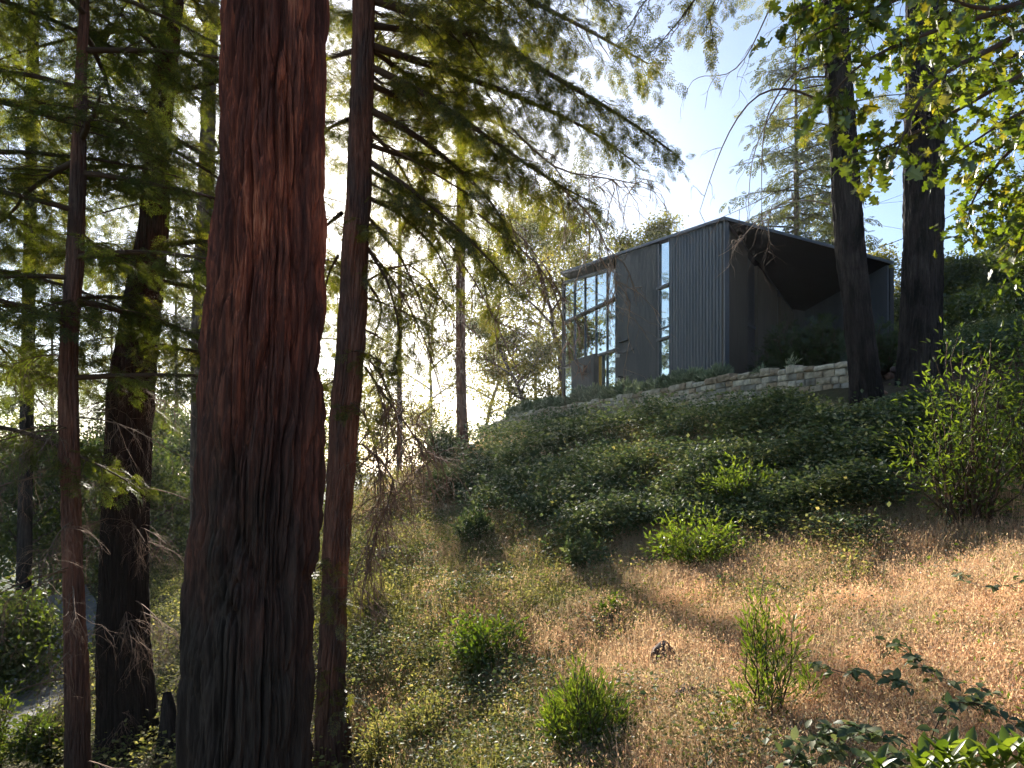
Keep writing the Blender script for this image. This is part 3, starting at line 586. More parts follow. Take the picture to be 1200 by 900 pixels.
# ---------------------------------------------------------------- the second redwood with the long right-hand limbs
DB = 9.
C, R = trunk_curve(DB, [(915,364,416),(880,367,411),(800,371,406),(700,375,407),(600,379,414),(500,384,421),(400,394,429),(300,399,433),(200,406,436),(100,410,438),(0,413,440),(-60,415,440)], 14)
t = tree_root('redwood_tree', C, 'slender red redwood just right of the massive one, with long limbs toward the house')
put(bark_trunk(C, R, 280, .02, 13, .032, 18., .02, .15, zmax=6.3), 'trunk', M['bark_red'], t)
def cpx(py): z = (HY-py)/F_*DB; return np.array([np.interp(z, C[:, 2], C[:, 0]), DB, z])
rng = R_(21)
LB = [  # (pixel polyline from the trunk, depths) of the big limbs seen against the sky
 ([(440,-60),(560,-30),(680,30),(760,75)], [9,8.6,8.3,8.1], .055),
 ([(440,0),(560,40),(650,90),(735,140),(788,178)], [9,8.7,8.4,8.2,8.1], .06),
 ([(438,55),(500,75),(600,110),(690,150),(750,195)], [9,9.3,9.4,9.4,9.3], .05),
 ([(438,80),(500,110),(570,160),(650,215),(700,240)], [9,8.9,8.8,8.9,9.], .045),
 ([(436,130),(490,160),(540,200),(580,240),(606,296)], [9,9.2,9.3,9.3,9.2], .045),
 ([(434,190),(480,220),(530,262),(570,300),(600,335)], [9,8.8,8.6,8.5,8.5], .04),
 ([(440,-120),(560,-110),(660,-60),(720,10)], [9,9.6,10,10.3], .05),
 ([(440,-90),(520,-60),(600,0),(650,70)], [9,10,10.8,11.2], .05),
 ([(436,100),(500,130),(560,130),(620,170)], [9,10,10.8,11.2], .04),
 ([(436,30),(500,40),(570,60),(640,60)], [9,10.2,11.2,11.8], .045),
 ([(432,232),(470,250),(510,290),(530,330)], [9,9.4,9.6,9.6], .03),
 ([(430,150),(460,180),(500,250),(520,300)], [9,9.9,10.5,10.8], .03),
 ([(440,-20),(540,0),(620,-20),(710,0)], [9,8.4,8.,7.7], .04),
 ([(414,60),(380,70),(340,100)], [9,9.8,10.4], .035), ([(408,140),(385,150),(360,190)], [9,10,10.8], .03), ([(400,250),(385,262),(350,300)], [9,10,11], .03),
 ([(432,255),(470,300),(500,370),(505,420)], [9,9.6,10,10.2], .022), ([(430,290),(455,330),(470,390),(462,430)], [9,8.8,8.6,8.6], .02), ([(434,200),(500,240),(560,300),(575,370)], [9,10,10.8,11], .025), ([(434,170),(520,200),(600,215),(670,262)], [9,10,10.8,11.2], .03), ([(430,330),(450,360),(430,420),(440,450)], [9,9.4,9.8,9.9], .018), ([(438,60),(520,120),(590,190),(640,235)], [9,10.4,11.6,12], .03), ([(396,300),(385,320),(372,380)], [9,9.8,10.6], .02),
 ([(436,10),(440,20),(470,110)], [9,10.6,12], .035), ([(436,90),(450,100),(480,180)], [9,10.4,11.6], .03)]
for i, (px, dp, r0) in enumerate(LB):
    Cc = smooth_curve([P(x, y, d) for (x, y), d in zip(px, dp)], 16); w = MB(); lf = MB()
    frond_limb(Cc, r0, rng, w, lf, blen=.34, bstep=.085, sstep=.06, slen=.21, start=.05, hang=.16, bare=.03 if i < 9 else .1)
    lo = put(w, 'limb', M['twig'] if i != 0 else M['deadpale'], t); lf.build('foliage', M['redwood'], lo, loc=t.location)
# lower live sprays near the trunk
for (px, py, az, L_, dd_) in ((428,232,-.3,1.2,0), (425,300,.5,1.3,0), (395,410,-.8,.9,0), (400,440,2.6,.8,0), (424,345,.2,.9,0), (412,470,-1.,.6,0), (385,650,-1.9,.6,0), (392,690,-1.2,.5,0), (380,775,-2.2,.45,0), (385,800,-1.2,.4,0), (425,265,-1.,.9,0), (426,380,.8,1.,0)):
    p0 = cpx(py); w = MB(); lf = MB(); frond_limb(limb_path(p0, az, L_, -.15, .2, 8, rng), .012, rng, w, lf, blen=.45, bstep=.07, sstep=.07, slen=.2, start=.15)
    lo = put(w, 'limb', M['twig'], t); lf.build('foliage', M['redwood'], lo, loc=t.location)
# dead limbs hanging on its right
for i, (pl, dp) in enumerate([([(428,430),(455,470),(490,515),(500,545)], [9,8.8,8.6,8.5]), ([(426,415),(450,440),(470,500),(468,545)], [9,9.2,9.2,9.2]), ([(430,330),(480,300),(520,350),(540,400)], [9,9.6,10,10.2]), ([(436,215),(500,250),(560,330),(600,420)], [9,9.2,9.3,9.3]), ([(436,160),(540,220),(620,280),(660,350)], [9,9.5,9.8,9.8]),
     ([(620,190),(690,245),(712,290),(722,330)], [9,8.9,8.8,8.8]), ([(600,150),(650,200),(690,205),(745,215)], [9.2,9.2,9.2,9.2]), ([(425,480),(440,520),(450,580),(430,640)], [9,8.9,8.8,8.8]), ([(424,520),(470,560),(440,620),(425,690)], [9,8.8,8.7,8.7]), ([(432,290),(470,340),(500,400),(520,470)], [9,9.4,9.6,9.6]),([(560,250),(610,290),(650,330),(665,400)],[9.3,9.3,9.3,9.3])]):
    Cc = smooth_curve([P(x, y, d) for (x, y), d in zip(pl, dp)], 7); out = [(Cc, np.linspace(.02, .008, 7))]
    for k in range(34 if i in (0, 1, 7, 8) else 18):
        j = rng.randint(1, 7); twiggery(Cc[j], unit(Cc[j]-Cc[j-1])+rng.normal(0, .8, 3), rng.uniform(.35, 1.05), .0095, rng, 3, .42, 3, out)
    put(twig_mb(out, 3), 'dead_branch', M['deadpale'] if i in (5, 6) else M['dead'], t)
# ---------------------------------------------------------------- left-hand redwoods
def conifer(name, label, d, rows, top, bark, fol, zlo, zhi, nl, Lr, seed, nt=160, dz=.03, deep=.02, freq=22., az0=0, sp=dict(), flute=.02, dead=0, group=None, flare=.15):
    C, R = trunk_curve(d, rows, top); t = tree_root(name, C, label, 'tree', group); rng = R_(seed)
    put(bark_trunk(C, R, nt, dz, seed, deep, freq, flute, flare, zmax=(HY+60)/F_*d), 'trunk', bark, t)
    for i in range(nl):
        z = zlo+(zhi-zlo)*(i+rng.rand()*.7)/nl; az = az0+i*2.4+rng.uniform(-.4, .4); f = (z-zlo)/(zhi-zlo); L_ = (Lr[0]+(Lr[1]-Lr[0])*f)*rng.uniform(.75, 1.15)
        p = (np.interp(z, C[:, 2], C[:, 0]), d if True else 0, z); p = (p[0], np.interp(z, C[:, 2], C[:, 1]), z)
        w = MB(); lf = MB(); frond_limb(limb_path(p, az, L_, rng.uniform(-.15, .15), rng.uniform(.1, .28), 12, rng), .012+.009*L_, rng, w, lf, **sp)
        lo = put(w, 'limb', M['twig'], t); lf.build('foliage', fol, lo, loc=t.location)
    for i in range(dead):
        z = np.interp(rng.rand(), [0, 1], [C[0, 2]+1.2, zlo+.8]); az = rng.uniform(-2.9, .3); p = np.array([np.interp(z, C[:, 2], C[:, 0]), np.interp(z, C[:, 2], C[:, 1]), z])
        Lx = rng.uniform(.5, 1.5); Cc = limb_path(p, az, Lx, .05, .35, 7, rng); out = [(Cc, np.linspace(.013, .005, 7))]
        for k in range(9): j = rng.randint(2, 7); twiggery(Cc[j], unit(Cc[j]-Cc[j-1])+rng.normal(0, .6, 3), rng.uniform(.3, .7), .005, rng, 3, .5, 3, out)
        put(twig_mb(out, 3), 'dead_branch', M['dead'], t)
    return t, C
spn = dict(blen=.42, bstep=.12, sstep=.08, slen=.24)
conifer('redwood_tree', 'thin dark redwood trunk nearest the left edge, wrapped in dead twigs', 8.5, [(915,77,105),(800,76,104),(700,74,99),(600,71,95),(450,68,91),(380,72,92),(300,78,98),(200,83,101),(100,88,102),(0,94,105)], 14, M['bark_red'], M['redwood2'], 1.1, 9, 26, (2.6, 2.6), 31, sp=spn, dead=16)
tG, CG = conifer('redwood_tree', 'thick dark charred redwood with flared foot, between thin left trunk and massive trunk', 10.8, [(915,118,192),(850,118,182),(750,115,173),(650,118,172),(600,120,173),(450,128,180),(350,147,189),(270,163,197),(150,172,200),(0,192,215)], 16, M['bark_hero2'], M['redwood'], 2.0, 12, 34, (3.0, 3.4), 41, nt=220, deep=.035, freq=13, sp=spn, dead=34, flare=.3)
conifer('redwood_tree', 'grey straight trunk seen close left of the massive redwood', 16, [(800,221,240),(700,222,240),(600,223,242),(400,224,247),(300,228,248),(200,233,251),(0,240,256)], 20, M['bark_grey'], M['redwood'], 4.0, 16, 20, (3.0, 3.2), 51, nt=110, dz=.06, deep=.02, freq=20, sp=dict(blen=.42, bstep=.17, sstep=.12, slen=.34))
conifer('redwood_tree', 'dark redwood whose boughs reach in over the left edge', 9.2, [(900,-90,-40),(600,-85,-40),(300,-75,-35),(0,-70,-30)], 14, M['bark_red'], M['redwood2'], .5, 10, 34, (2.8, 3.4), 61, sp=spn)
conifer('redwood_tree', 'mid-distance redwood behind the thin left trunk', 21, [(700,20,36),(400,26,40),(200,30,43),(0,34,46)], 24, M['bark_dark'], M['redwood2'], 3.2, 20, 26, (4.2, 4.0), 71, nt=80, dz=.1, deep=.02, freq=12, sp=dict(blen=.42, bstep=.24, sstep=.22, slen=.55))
conifer('redwood_tree', 'hazy redwood behind the gap between the two red trunks', 24, [(640,330,350),(400,332,350),(200,335,351),(0,338,352)], 26, M['bark_grey'], M['redwood'], 4.5, 22, 28, (2.6, 2.6), 81, nt=80, dz=.1, deep=.02, freq=12, sp=dict(blen=.4, bstep=.24, sstep=.22, slen=.5))
# burnt stump beside the thick one
C = np.array([P(196, 900, 10.2), P(197, 862, 10.2), P(197, 830, 10.2), P(196, 812, 10.2)]); C[0, 2] = h1(C[0, 0], C[0, 1])-.3
s_ = bark_trunk(C, np.array([.17, .13, .1, .06]), 90, .02, 77, .02, 18., .02, .5); s_.add([*[(C[-1, 0], C[-1, 1], C[-1, 2]+.02)]*1], np.zeros((0, 3), int)); o = s_.build('stump', M['bark_dark'], None, True)
tag(o, 'small burnt black stump at the foot of the thick charred redwood', 'stump')
# ---------------------------------------------------------------- the two charred trunks right of the house
DC = 16.5
C, R = trunk_curve(DC, [(480,996,1036),(455,997,1032),(400,992,1025),(350,987,1019),(300,980,1014),(220,975,1007),(150,972,1003),(80,967,997),(0,963,993),(-50,960,990)], 16, .5)
t = tree_root('redwood_tree', C, 'leaning blackened trunk in front of the right end of the house'); TC = t; CC = C
put(bark_trunk(C, R, 240, .035, 93, .035, 15., .015, .15, zmax=12.5), 'trunk', M['bark_dark'], t)
rng = R_(93)
for pl, dp, r0, nk in [([(964,120),(925,100),(885,108),(855,150),(835,200),(820,248)], [16.5,16.3,16,15.8,15.8,15.8], .032, 2), ([(970,75),(930,80),(912,110),(895,140),(892,200),(893,262)], [16.5,16,15.6,15.5,15.5,15.5], .028, 3), ([(968,90),(935,90),(905,130),(880,180),(876,260)], [16.5,16,15.7,15.6,15.6], .022, 3),
    ([(965,-40),(930,-30),(905,0),(885,50),(860,90),(826,89)], [16.5,16,15.7,15.5,15.4,15.3], .026, 3), ([(962,-10),(940,-40),(928,-10),(938,40),(950,62)], [16.5,16,15.8,15.7,15.7], .02, 2), ([(972,240),(945,232),(910,240),(882,262),(862,290),(842,300)], [16.5,16,15.6,15.3,15.2,15.2], .02, 4), ([(978,220),(950,215),(915,222),(880,240),(845,255)], [16.5,16.2,16,16,16], .014, 3), ([(905,240),(900,262),(902,280),(898,296)], [15.6,15.4,15.4,15.4], .012, 2)]:
    Cc = smooth_curve([P(x, y, d) for (x, y), d in zip(pl, dp)], 14); out2 = MB(); out2.add(*tube(Cc, np.linspace(r0, .006, 14), 6)); out = []
    for k in range(nk*2): j = rng.randint(6, 14); twiggery(Cc[j], unit(Cc[j]-Cc[j-1])+rng.normal(0, .5, 3), rng.uniform(.4, 1.0), .009, rng, 2, .35, 2, out)
    if out: out2.add(*tubes(np.array([c for c, _ in out]), np.array([x for _, x in out]), 3))
    put(out2, 'dead_branch', M['deadpale'] if nk > 4 or nk == 4 else M['twig'], t)
for i in range(7):
    z = 8.3+i*.55; w = MB(); lf = MB(); p = (np.interp(z, C[:, 2], C[:, 0]), DC, z)
    frond_limb(limb_path(p, [3.3, -.2, 2.6, -2.2, 3.9, .8, 3.][i], rng.uniform(.9, 1.9), .2, .15, 8, rng), .02, rng, w, lf, blen=.4, bstep=.16, sstep=.15, slen=.4, twigs=False)
    lo = put(w, 'limb', M['twig'], t); lf.build('foliage', M['redwood'], lo, loc=t.location)
DD = 17.5
C, R = trunk_curve(DD, [(455,1051,1101),(420,1053,1101),(390,1055,1102),(300,1059,1104),(200,1060,1105),(100,1062,1106),(0,1063,1107),(-50,1064,1107)], 17, .6)
t = tree_root('redwood_tree', C, 'thick upright blackened trunk, rightmost of the two beside the house')
put(bark_trunk(C, R, 240, .035, 103, .045, 13., .02, .12, zmax=12.5), 'trunk', M['bark_dark'], t)
mb = MB()
for z, az in ((13.2, 0), (13.8, 2), (14.6, 4), (15.4, 1)): frond_limb(limb_path((C[-1, 0], DD, z), az, 2.4, .1, .1), .04, rng, mb, mb)
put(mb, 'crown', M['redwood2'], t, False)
# ---------------------------------------------------------------- trunk on the ridge
C, R = trunk_curve(27, [(537,534,550),(500,535,548),(430,534,546),(310,534,545),(200,535,545),(100,536,545),(0,537,545)], 21, .4)
t = tree_root('redwood_tree', C, 'lone slim trunk standing on the ridge left of the stone wall'); rng = R_(5)
put(bark_trunk(C, R, 90, .06, 113, .02, 16., .01, .25, zmax=15), 'trunk', M['bark_red'], t)
for i in range(30):
    z = 9.+i*.38; w = MB(); lf = MB(); p = (np.interp(z, C[:, 2], C[:, 0]), 27, z)
    frond_limb(limb_path(p, i*2.4, rng.uniform(1.8, 3.2), 0., .3, 8, rng), .03, rng, w, lf, blen=.36, bstep=.26, sstep=.22, slen=.55, twigs=False)
    lo = put(w, 'limb', M['twig'], t); lf.build('foliage', M['redwood'], lo, loc=t.location)
for i in range(8):
    z = 4+i*.6; Cc = limb_path((np.interp(z, C[:, 2], C[:, 0]), 27, z), i*2.1, rng.uniform(1, 2.2), .1, .2, 7, rng); put(twig_mb(twiggery(Cc[0], Cc[3]-Cc[0], 1.6, .02, rng, 3, .3, 4), 3), 'dead_branch', M['dead'], t)
# far grey pole-like trunk
C, R = trunk_curve(36, [(575,464,471),(500,465,472),(440,465,471),(300,466,471)], 16, .3)
t = tree_root('dead_tree', C, 'pale thin dead trunk hanging in haze between second redwood and ridge trunk')
put(bark_trunk(C, R, 40, .2, 9, .01, 8., .01, .1), 'trunk', M['bark_grey'], t); out = []
for i in range(9): z = 4+i*1.2; twiggery((np.interp(z, C[:, 2], C[:, 0]), 36, z), (math.cos(i*2.3), math.sin(i*2.3), .1), 1.7, .03, rng, 3, .2, 4, out)
put(twig_mb(out, 3), 'dead_branch', M['dead'], t)
# ---------------------------------------------------------------- distant conifers behind the house
def far_conifer(label, px, d, base_py, top_py, wpx, seed, fol='fir', dens=1., zstart=.15, name='fir_tree', sprayl=.6, trunkw=8, bark='bark_grey'):
    """narrow upright conifer far away with its own trunk and crown"""
    rng = R_(seed); b0 = P(px, base_py, d); tp = P(px, top_py, d); g_ = min(b0[2], h1(b0[0], b0[1])); Ht = tp[2]-g_
    C = np.array([[b0[0], d, g_-.3], [b0[0]+.1, d, g_+Ht*.5], [b0[0], d, g_+Ht]]); t = tree_root(name, C, label)
    r0 = trunkw/2/F_*d; s = np.linspace(0, 1, 14); Cc = smooth_curve(C, 14); put(MB().add(*tube(Cc, r0*(1-.92*s), 9)), 'trunk', M[bark], t)
    w = MB(); lf = MB(); n = int(70*dens)
    for i in range(n):
        f = zstart+(1-zstart)*(i+rng.rand())/n; z = g_+Ht*f; L_ = wpx/2/F_*d*(1.1*(1-f)**.6+.1)*rng.uniform(.5, 1.1)
        frond_limb(limb_path((b0[0], d, z), rng.uniform(0, 6.28), L_, rng.uniform(-.1, .35), .22, 8, rng), .012*L_+.01, rng, w, lf, blen=.36, bstep=.3, sstep=.22, slen=sprayl, start=.2, templ=[SPRAY_FAR], bare=.15)
    put(w, 'limb', M['twig'], t); put(lf, 'crown', M[fol], t, False)
far_conifer('tall open fir rising behind the house left of the leaning charred trunk', 932, 46, 330, 20, 200, 3, 'fir', 1.5, .25, sprayl=.55, trunkw=11)
far_conifer('shorter pale fir close behind the house roof beside the leaning charred trunk', 975, 52, 340, 165, 110, 4, 'fir', 1.2, .25, sprayl=.6)
for i, (px, d, by, ty, wp_, lab) in enumerate([(205,46,640,170,170,'tall hazy conifer far behind the thick charred redwood'),(300,55,640,200,140,'tall hazy conifer hidden mostly by the massive trunk'),(60,50,660,190,180,'tall hazy conifer beyond the road on the left'),(395,60,600,300,110,'distant conifer top between the two red trunks'),(130,60,660,240,160,'distant conifer between the thin and thick left trunks'),(-60,44,660,160,200,'tall conifer outside the left edge of the view'),(690,66,480,175,90,'slim hazy conifer behind the oak near the glazing')]):
    far_conifer(lab, px, d, by, ty, wp_, 500+i, 'fir', .6, .2, sprayl=.8, trunkw=7)
# ---------------------------------------------------------------- broadleaf trees
def broadleaf(d, base, Ht, W_, seed, nleaf, ls, lean=(0, 0), r0=.15, first=.3, tmpl=QL, flat=.8, nlimb=11, cl=.5):
    """trunk + limbs mesh, crown mesh; the crown is leaf clumps round the twig ends"""
    rng = R_(seed); base = np.array(base, float); top = base+np.array([lean[0], lean[1], Ht*.85]); n = 12; s = np.linspace(0, 1, n)
    C = base+(top-base)*s[:, None]+np.c_[np.cumsum(rng.normal(0, .02*Ht, (n, 2)), axis=0)*.5, np.zeros(n)]; w = MB().add(*tube(C, r0*(1-.75*s)+.01, 8)); tips = []
    for i in range(nlimb):
        f = first+(1-first)*(i+.5*rng.rand())/nlimb; p = np.array([np.interp(f, s, C[:, k]) for k in range(3)]); az = i*2.4+rng.uniform(-.5, .5)
        L_ = W_*.5*math.sin(.6+2.2*min(1, (f-first)/(1-first)*.9+.15))*rng.uniform(.75, 1.15); el = .35+.5*f
        c = limb_path(p, az, L_, el, .12, 8, rng); w.add(*tube(c, r0*.42*(1-.8*np.linspace(0, 1, 8))+.006, 5))
        for j in range(7):
            q = c[rng.randint(2, 8)]; dd = unit(np.array([math.cos(az), math.sin(az), .3])+rng.normal(0, .8, 3)); l2 = L_*rng.uniform(.2, .5)
            tw = twiggery(q, dd, l2, r0*.14, rng, 2, -.1, 3); 
            for cc, rr in tw: w.add(*tube(cc, rr, 3)); tips += [cc[-1], cc[-3], cc[-5]]
    tips = np.array(tips); k = rng.randint(0, len(tips), nleaf); wgt = rng.rand(len(tips)) < .8; k = k[wgt[k]]; n = len(k)
    pos = tips[k]+rng.normal(0, 1, (n, 3))*np.array([cl, cl, cl*.6]); dr = rng.normal(0, 1, (n, 3)); up = np.array([0, 0, .8])+rng.normal(0, .7, (n, 3))
    lf = MB().add(*inst(tmpl[0], tmpl[1], pos, dr, up, ls*rng.uniform(.6, 1.3, n))); return w, lf
def plant_tree(name, label, px, d, base_py, Hpx, Wpx, seed, nleaf=9000, ls=.2, mat='oak', group=None, bark='bark_grey', **k):
    b0 = P(px, base_py, d); g_ = h1(b0[0], b0[1]); g0 = min(g_, b0[2]); top = (HY-(base_py-Hpx))/F_*d; Ht = top-g0
    w, lf = broadleaf(d, (b0[0], d, g0-.2), Ht, Wpx/F_*d, seed, nleaf, ls, **k); t = empty(name, (b0[0], d, g_), label, 'tree', group)
    put(w, 'trunk', M[bark], t); put(lf, 'crown', M[mat], t, False); return t
# trees behind the left end of the house
plant_tree('oak_tree', 'airy oak leaning left behind the glazed end of the house', 668, 48, 500, 270, 190, 1, 16000, .22, 'oak', lean=(-4, 0), r0=.2, cl=.5)
plant_tree('oak_tree', 'tall pale oak whose crown shows over the left half of the roof', 752, 56, 460, 225, 200, 2, 24000, .24, 'oak', lean=(2, 0), r0=.2, cl=.55)
plant_tree('oak_tree', 'slanting oak between the ridge trunk and the glazing', 640, 44, 500, 150, 140, 4, 14000, .2, 'oak', lean=(-3.5, 0), r0=.16, cl=.4)
plant_tree('oak_tree', 'small round tree right behind the end of the stone wall', 598, 46, 500, 90, 90, 5, 6000, .16, 'oak', r0=.1, cl=.35, first=.35)
plant_tree('oak_tree', 'thin oak over the ridge just right of the lone trunk', 575, 52, 520, 300, 150, 6, 7000, .22, 'oak', r0=.16, cl=.6)
plant_tree('oak_tree', 'hazy oak just left of the lone ridge trunk', 500, 50, 560, 280, 130, 7, 6000, .22, 'oak', r0=.16, cl=.6)
plant_tree('oak_tree', 'hazy oak behind the slender red redwood', 425, 46, 600, 190, 130, 8, 7000, .22, 'oak', r0=.16, cl=.6)
plant_tree('oak_tree', 'tall hazy oak above the lone ridge trunk', 640, 60, 500, 330, 180, 9, 14000, .26, 'oak', r0=.18, cl=.7)
plant_tree('oak_tree', 'small tree behind the right tip of the roof', 1032, 44, 400, 122, 70, 10, 5000, .18, 'oak', r0=.1, cl=.4)
plant_tree('oak_tree', 'low pale tree on the ridge line right of the slender redwood', 448, 44, 585, 125, 120, 21, 7000, .17, 'oak', r0=.09, cl=.4, first=.15)
plant_tree('oak_tree', 'low pale tree on the ridge line just left of the lone trunk', 500, 40, 570, 105, 90, 22, 6000, .15, 'oak', r0=.08, cl=.35, first=.15)
# wooded slope on the left
WL = [(20,24,760,260,220,'sunlit bushy tree low at the left edge'),(95,30,740,250,200,'bushy tree behind the foot of the thin left trunk'),(170,27,740,230,150,'round tree behind the thick charred trunk'),(215,34,720,230,150,'leafy tree in the gap left of the massive trunk'),
 (50,42,700,240,220,'hazy tree farther down the left slope'),(140,46,690,260,200,'hazy tree behind the two left trunks'),(205,52,680,330,150,'tall hazy tree left of the massive trunk'),(-60,30,760,360,220,'big tree half outside the left edge'),(245,40,700,260,120,'hazy tree hidden partly by the massive trunk'),
 (-10,16,850,150,130,'dark leafy shrub tree beside the road at left edge'),(190,60,640,200,180,'far pale tree on the slope behind the stump'),(350,50,640,250,130,'pale tree seen between the two red trunks'),(10,60,660,220,220,'far pale tree above the road')]
for i, (px, d, by, hp, wp_, lab) in enumerate(WL):
    plant_tree('woodland_tree', lab, px, d, by, hp, wp_, 200+i, 15000 if d < 40 else 9000, .08+.0035*d, 'oak' if i in (6, 12) else 'woodland', 'trees on the slope below the left trunks', r0=.14, first=.42 if i in (0, 9) else .12, cl=.3+.006*d, nlimb=14)
# right hillside bushes against the sky
WR = [(1118,40,398,112,70,'bush on the skyline just right of the thick charred trunk'),(1150,42,390,100,80,'bushy tree on the skyline of the right hill'),(1190,38,390,150,100,'tall bushy tree at the right edge of the skyline'),(1235,34,400,210,110,'tree leaning over the right edge skyline'),(1135,34,405,60,80,'low dark bush halfway up the right hill'),(1180,32,400,55,80,'low rounded bush on the right hill below the skyline'),(1054,42,420,80,50,'tree in the gap between house end and thick charred trunk'),(1062,34,425,45,50,'dark bush in the gap beside the thick charred trunk'),(1215,29,405,75,90,'green bush at the right edge below the skyline')]
for i, (px, d, by, hp, wp_, lab) in enumerate(WR):
    plant_tree('hill_bush', lab, px, d, by, hp, wp_, 300+i, 12000, .2, 'woodland', 'bushes on the right hillside', r0=.08, first=.05, cl=.4, nlimb=12)
# ---------------------------------------------------------------- broad-leaved boughs reaching in from the right
tr_ = np.array([P(1290, 800, 7.5), P(1285, 500, 7.5), P(1262, 200, 7.5), P(1225, 20, 7.4), P(1190, -90, 7.2)]); tr_[0, 2] = h1(tr_[0, 0], tr_[0, 1])-.2
t = tree_root('maple_tree', tr_, 'broad-leaved tree whose bright green boughs hang in from the upper right'); rng = R_(77)
put(MB().add(*tube(smooth_curve(tr_, 20), np.linspace(.16, .09, 20), 10)), 'trunk', M['bark_grey'], t)
ML = [([(1225,0),(1150,20),(1080,40),(1010,70),(975,110)], [7.4,6.8,6.3,5.8,5.6], .9), ([(1262,60),(1190,90),(1120,130),(1060,165),(1030,175)], [7.5,7.,6.6,6.3,6.2], 1.), ([(1262,120),(1210,150),(1170,190),(1140,230),(1132,262)], [7.5,7.6,7.8,8,8], .9),
 ([(1225,20),(1160,60),(1110,80),(1075,115),(1050,180)], [7.4,6.4,5.4,4.9,4.7], .45), ([(1225,-40),(1120,-30),(1050,0),(1000,20),(955,40)], [7.3,6.6,6,5.7,5.5], 1.), ([(1240,60),(1200,60),(1150,80),(1110,100)], [7.4,7.8,8.2,8.5], 1.), ([(1270,160),(1230,190),(1190,230),(1160,245)], [7.5,8,8.5,8.8], 1.),
 ([(1210,-30),(1150,0),(1100,20),(1060,60)], [7.3,8,8.6,9], 1.), ([(1225,-60),(1130,-50),(1040,-20),(970,-10),(930,20)], [7.2,7,6.8,6.6,6.4], .9), ([(1265,90),(1220,120),(1180,140),(1120,180)], [7.5,7,6.6,6.3], .8), ([(1280,220),(1240,240),(1205,250),(1190,300)], [7.5,7.6,7.7,7.7], .9),([(1225,-10),(1180,10),(1140,10),(1090,-10)],[7.4,6.2,5.4,5],.6)]
for pl, dp, dn_ in ML:
    Cc = smooth_curve([P(x, y, d) for (x, y), d in zip(pl, dp)], 12); w = MB().add(*tube(Cc, np.linspace(.032, .006, 12), 6)); pos = []; dr = []; L_ = np.linalg.norm(np.diff(Cc, axis=0), axis=1).sum(); tl = []
    for k in range(int(34*dn_)):
        j = rng.randint(2, 12); twiggery(Cc[j], unit(Cc[j]-Cc[j-1])+rng.normal(0, .7, 3), rng.uniform(.2, .5), .004, rng, 2, .1, 2, tl)
    w.add(*tubes(np.array([c for c, _ in tl]), np.array([x for _, x in tl]), 3))
    for c, _ in tl:
        for j in (2, 3, 4, 5, 6):
            if rng.rand() < .62*dn_**.5: pos.append(c[j]); dr.append(unit(c[j]-c[j-1])+rng.normal(0, .6, 3)+[0, 0, -.35])
    pos = np.array(pos); dr = np.array(dr); n = len(pos); near = pos[:, 1] < 50
    sz = .105*rng.uniform(.6, 1.25, n); lf = MB().add(*inst(LOBED[0], LOBED[1], pos, dr, np.array([0, 0, 1.])+rng.normal(0, .45, (n, 3)), sz))
    lo = put(w, 'limb', M['twig'], t); lf.build('foliage', M['maple'], lo, loc=t.location)
# sprigs hanging in at the top centre
w = MB(); lf = MB(); t2 = empty('oak_bough', P(800, -60, 7), 'sparse leafy bough hanging in at top centre against the sky', 'bough')
for pl in ([(900,-120),(840,-40),(800,20),(765,60)], [(900,-120),(860,-30),(830,10),(835,40)], [(840,-60),(790,-20),(755,0),(738,30)]):
    w = MB(); lf = MB(); frond_limb(smooth_curve([P(x, y, 7) for x, y in pl], 10), .012, rng, w, lf, blen=.3, bstep=.09, sstep=.08, slen=.22, start=.2)
    lo = put(w, 'limb', M['twig'], t2); lf.build('foliage', M['redwood'], lo, loc=t2.location)
OVAL = t_leaf(.36, .08, .14)
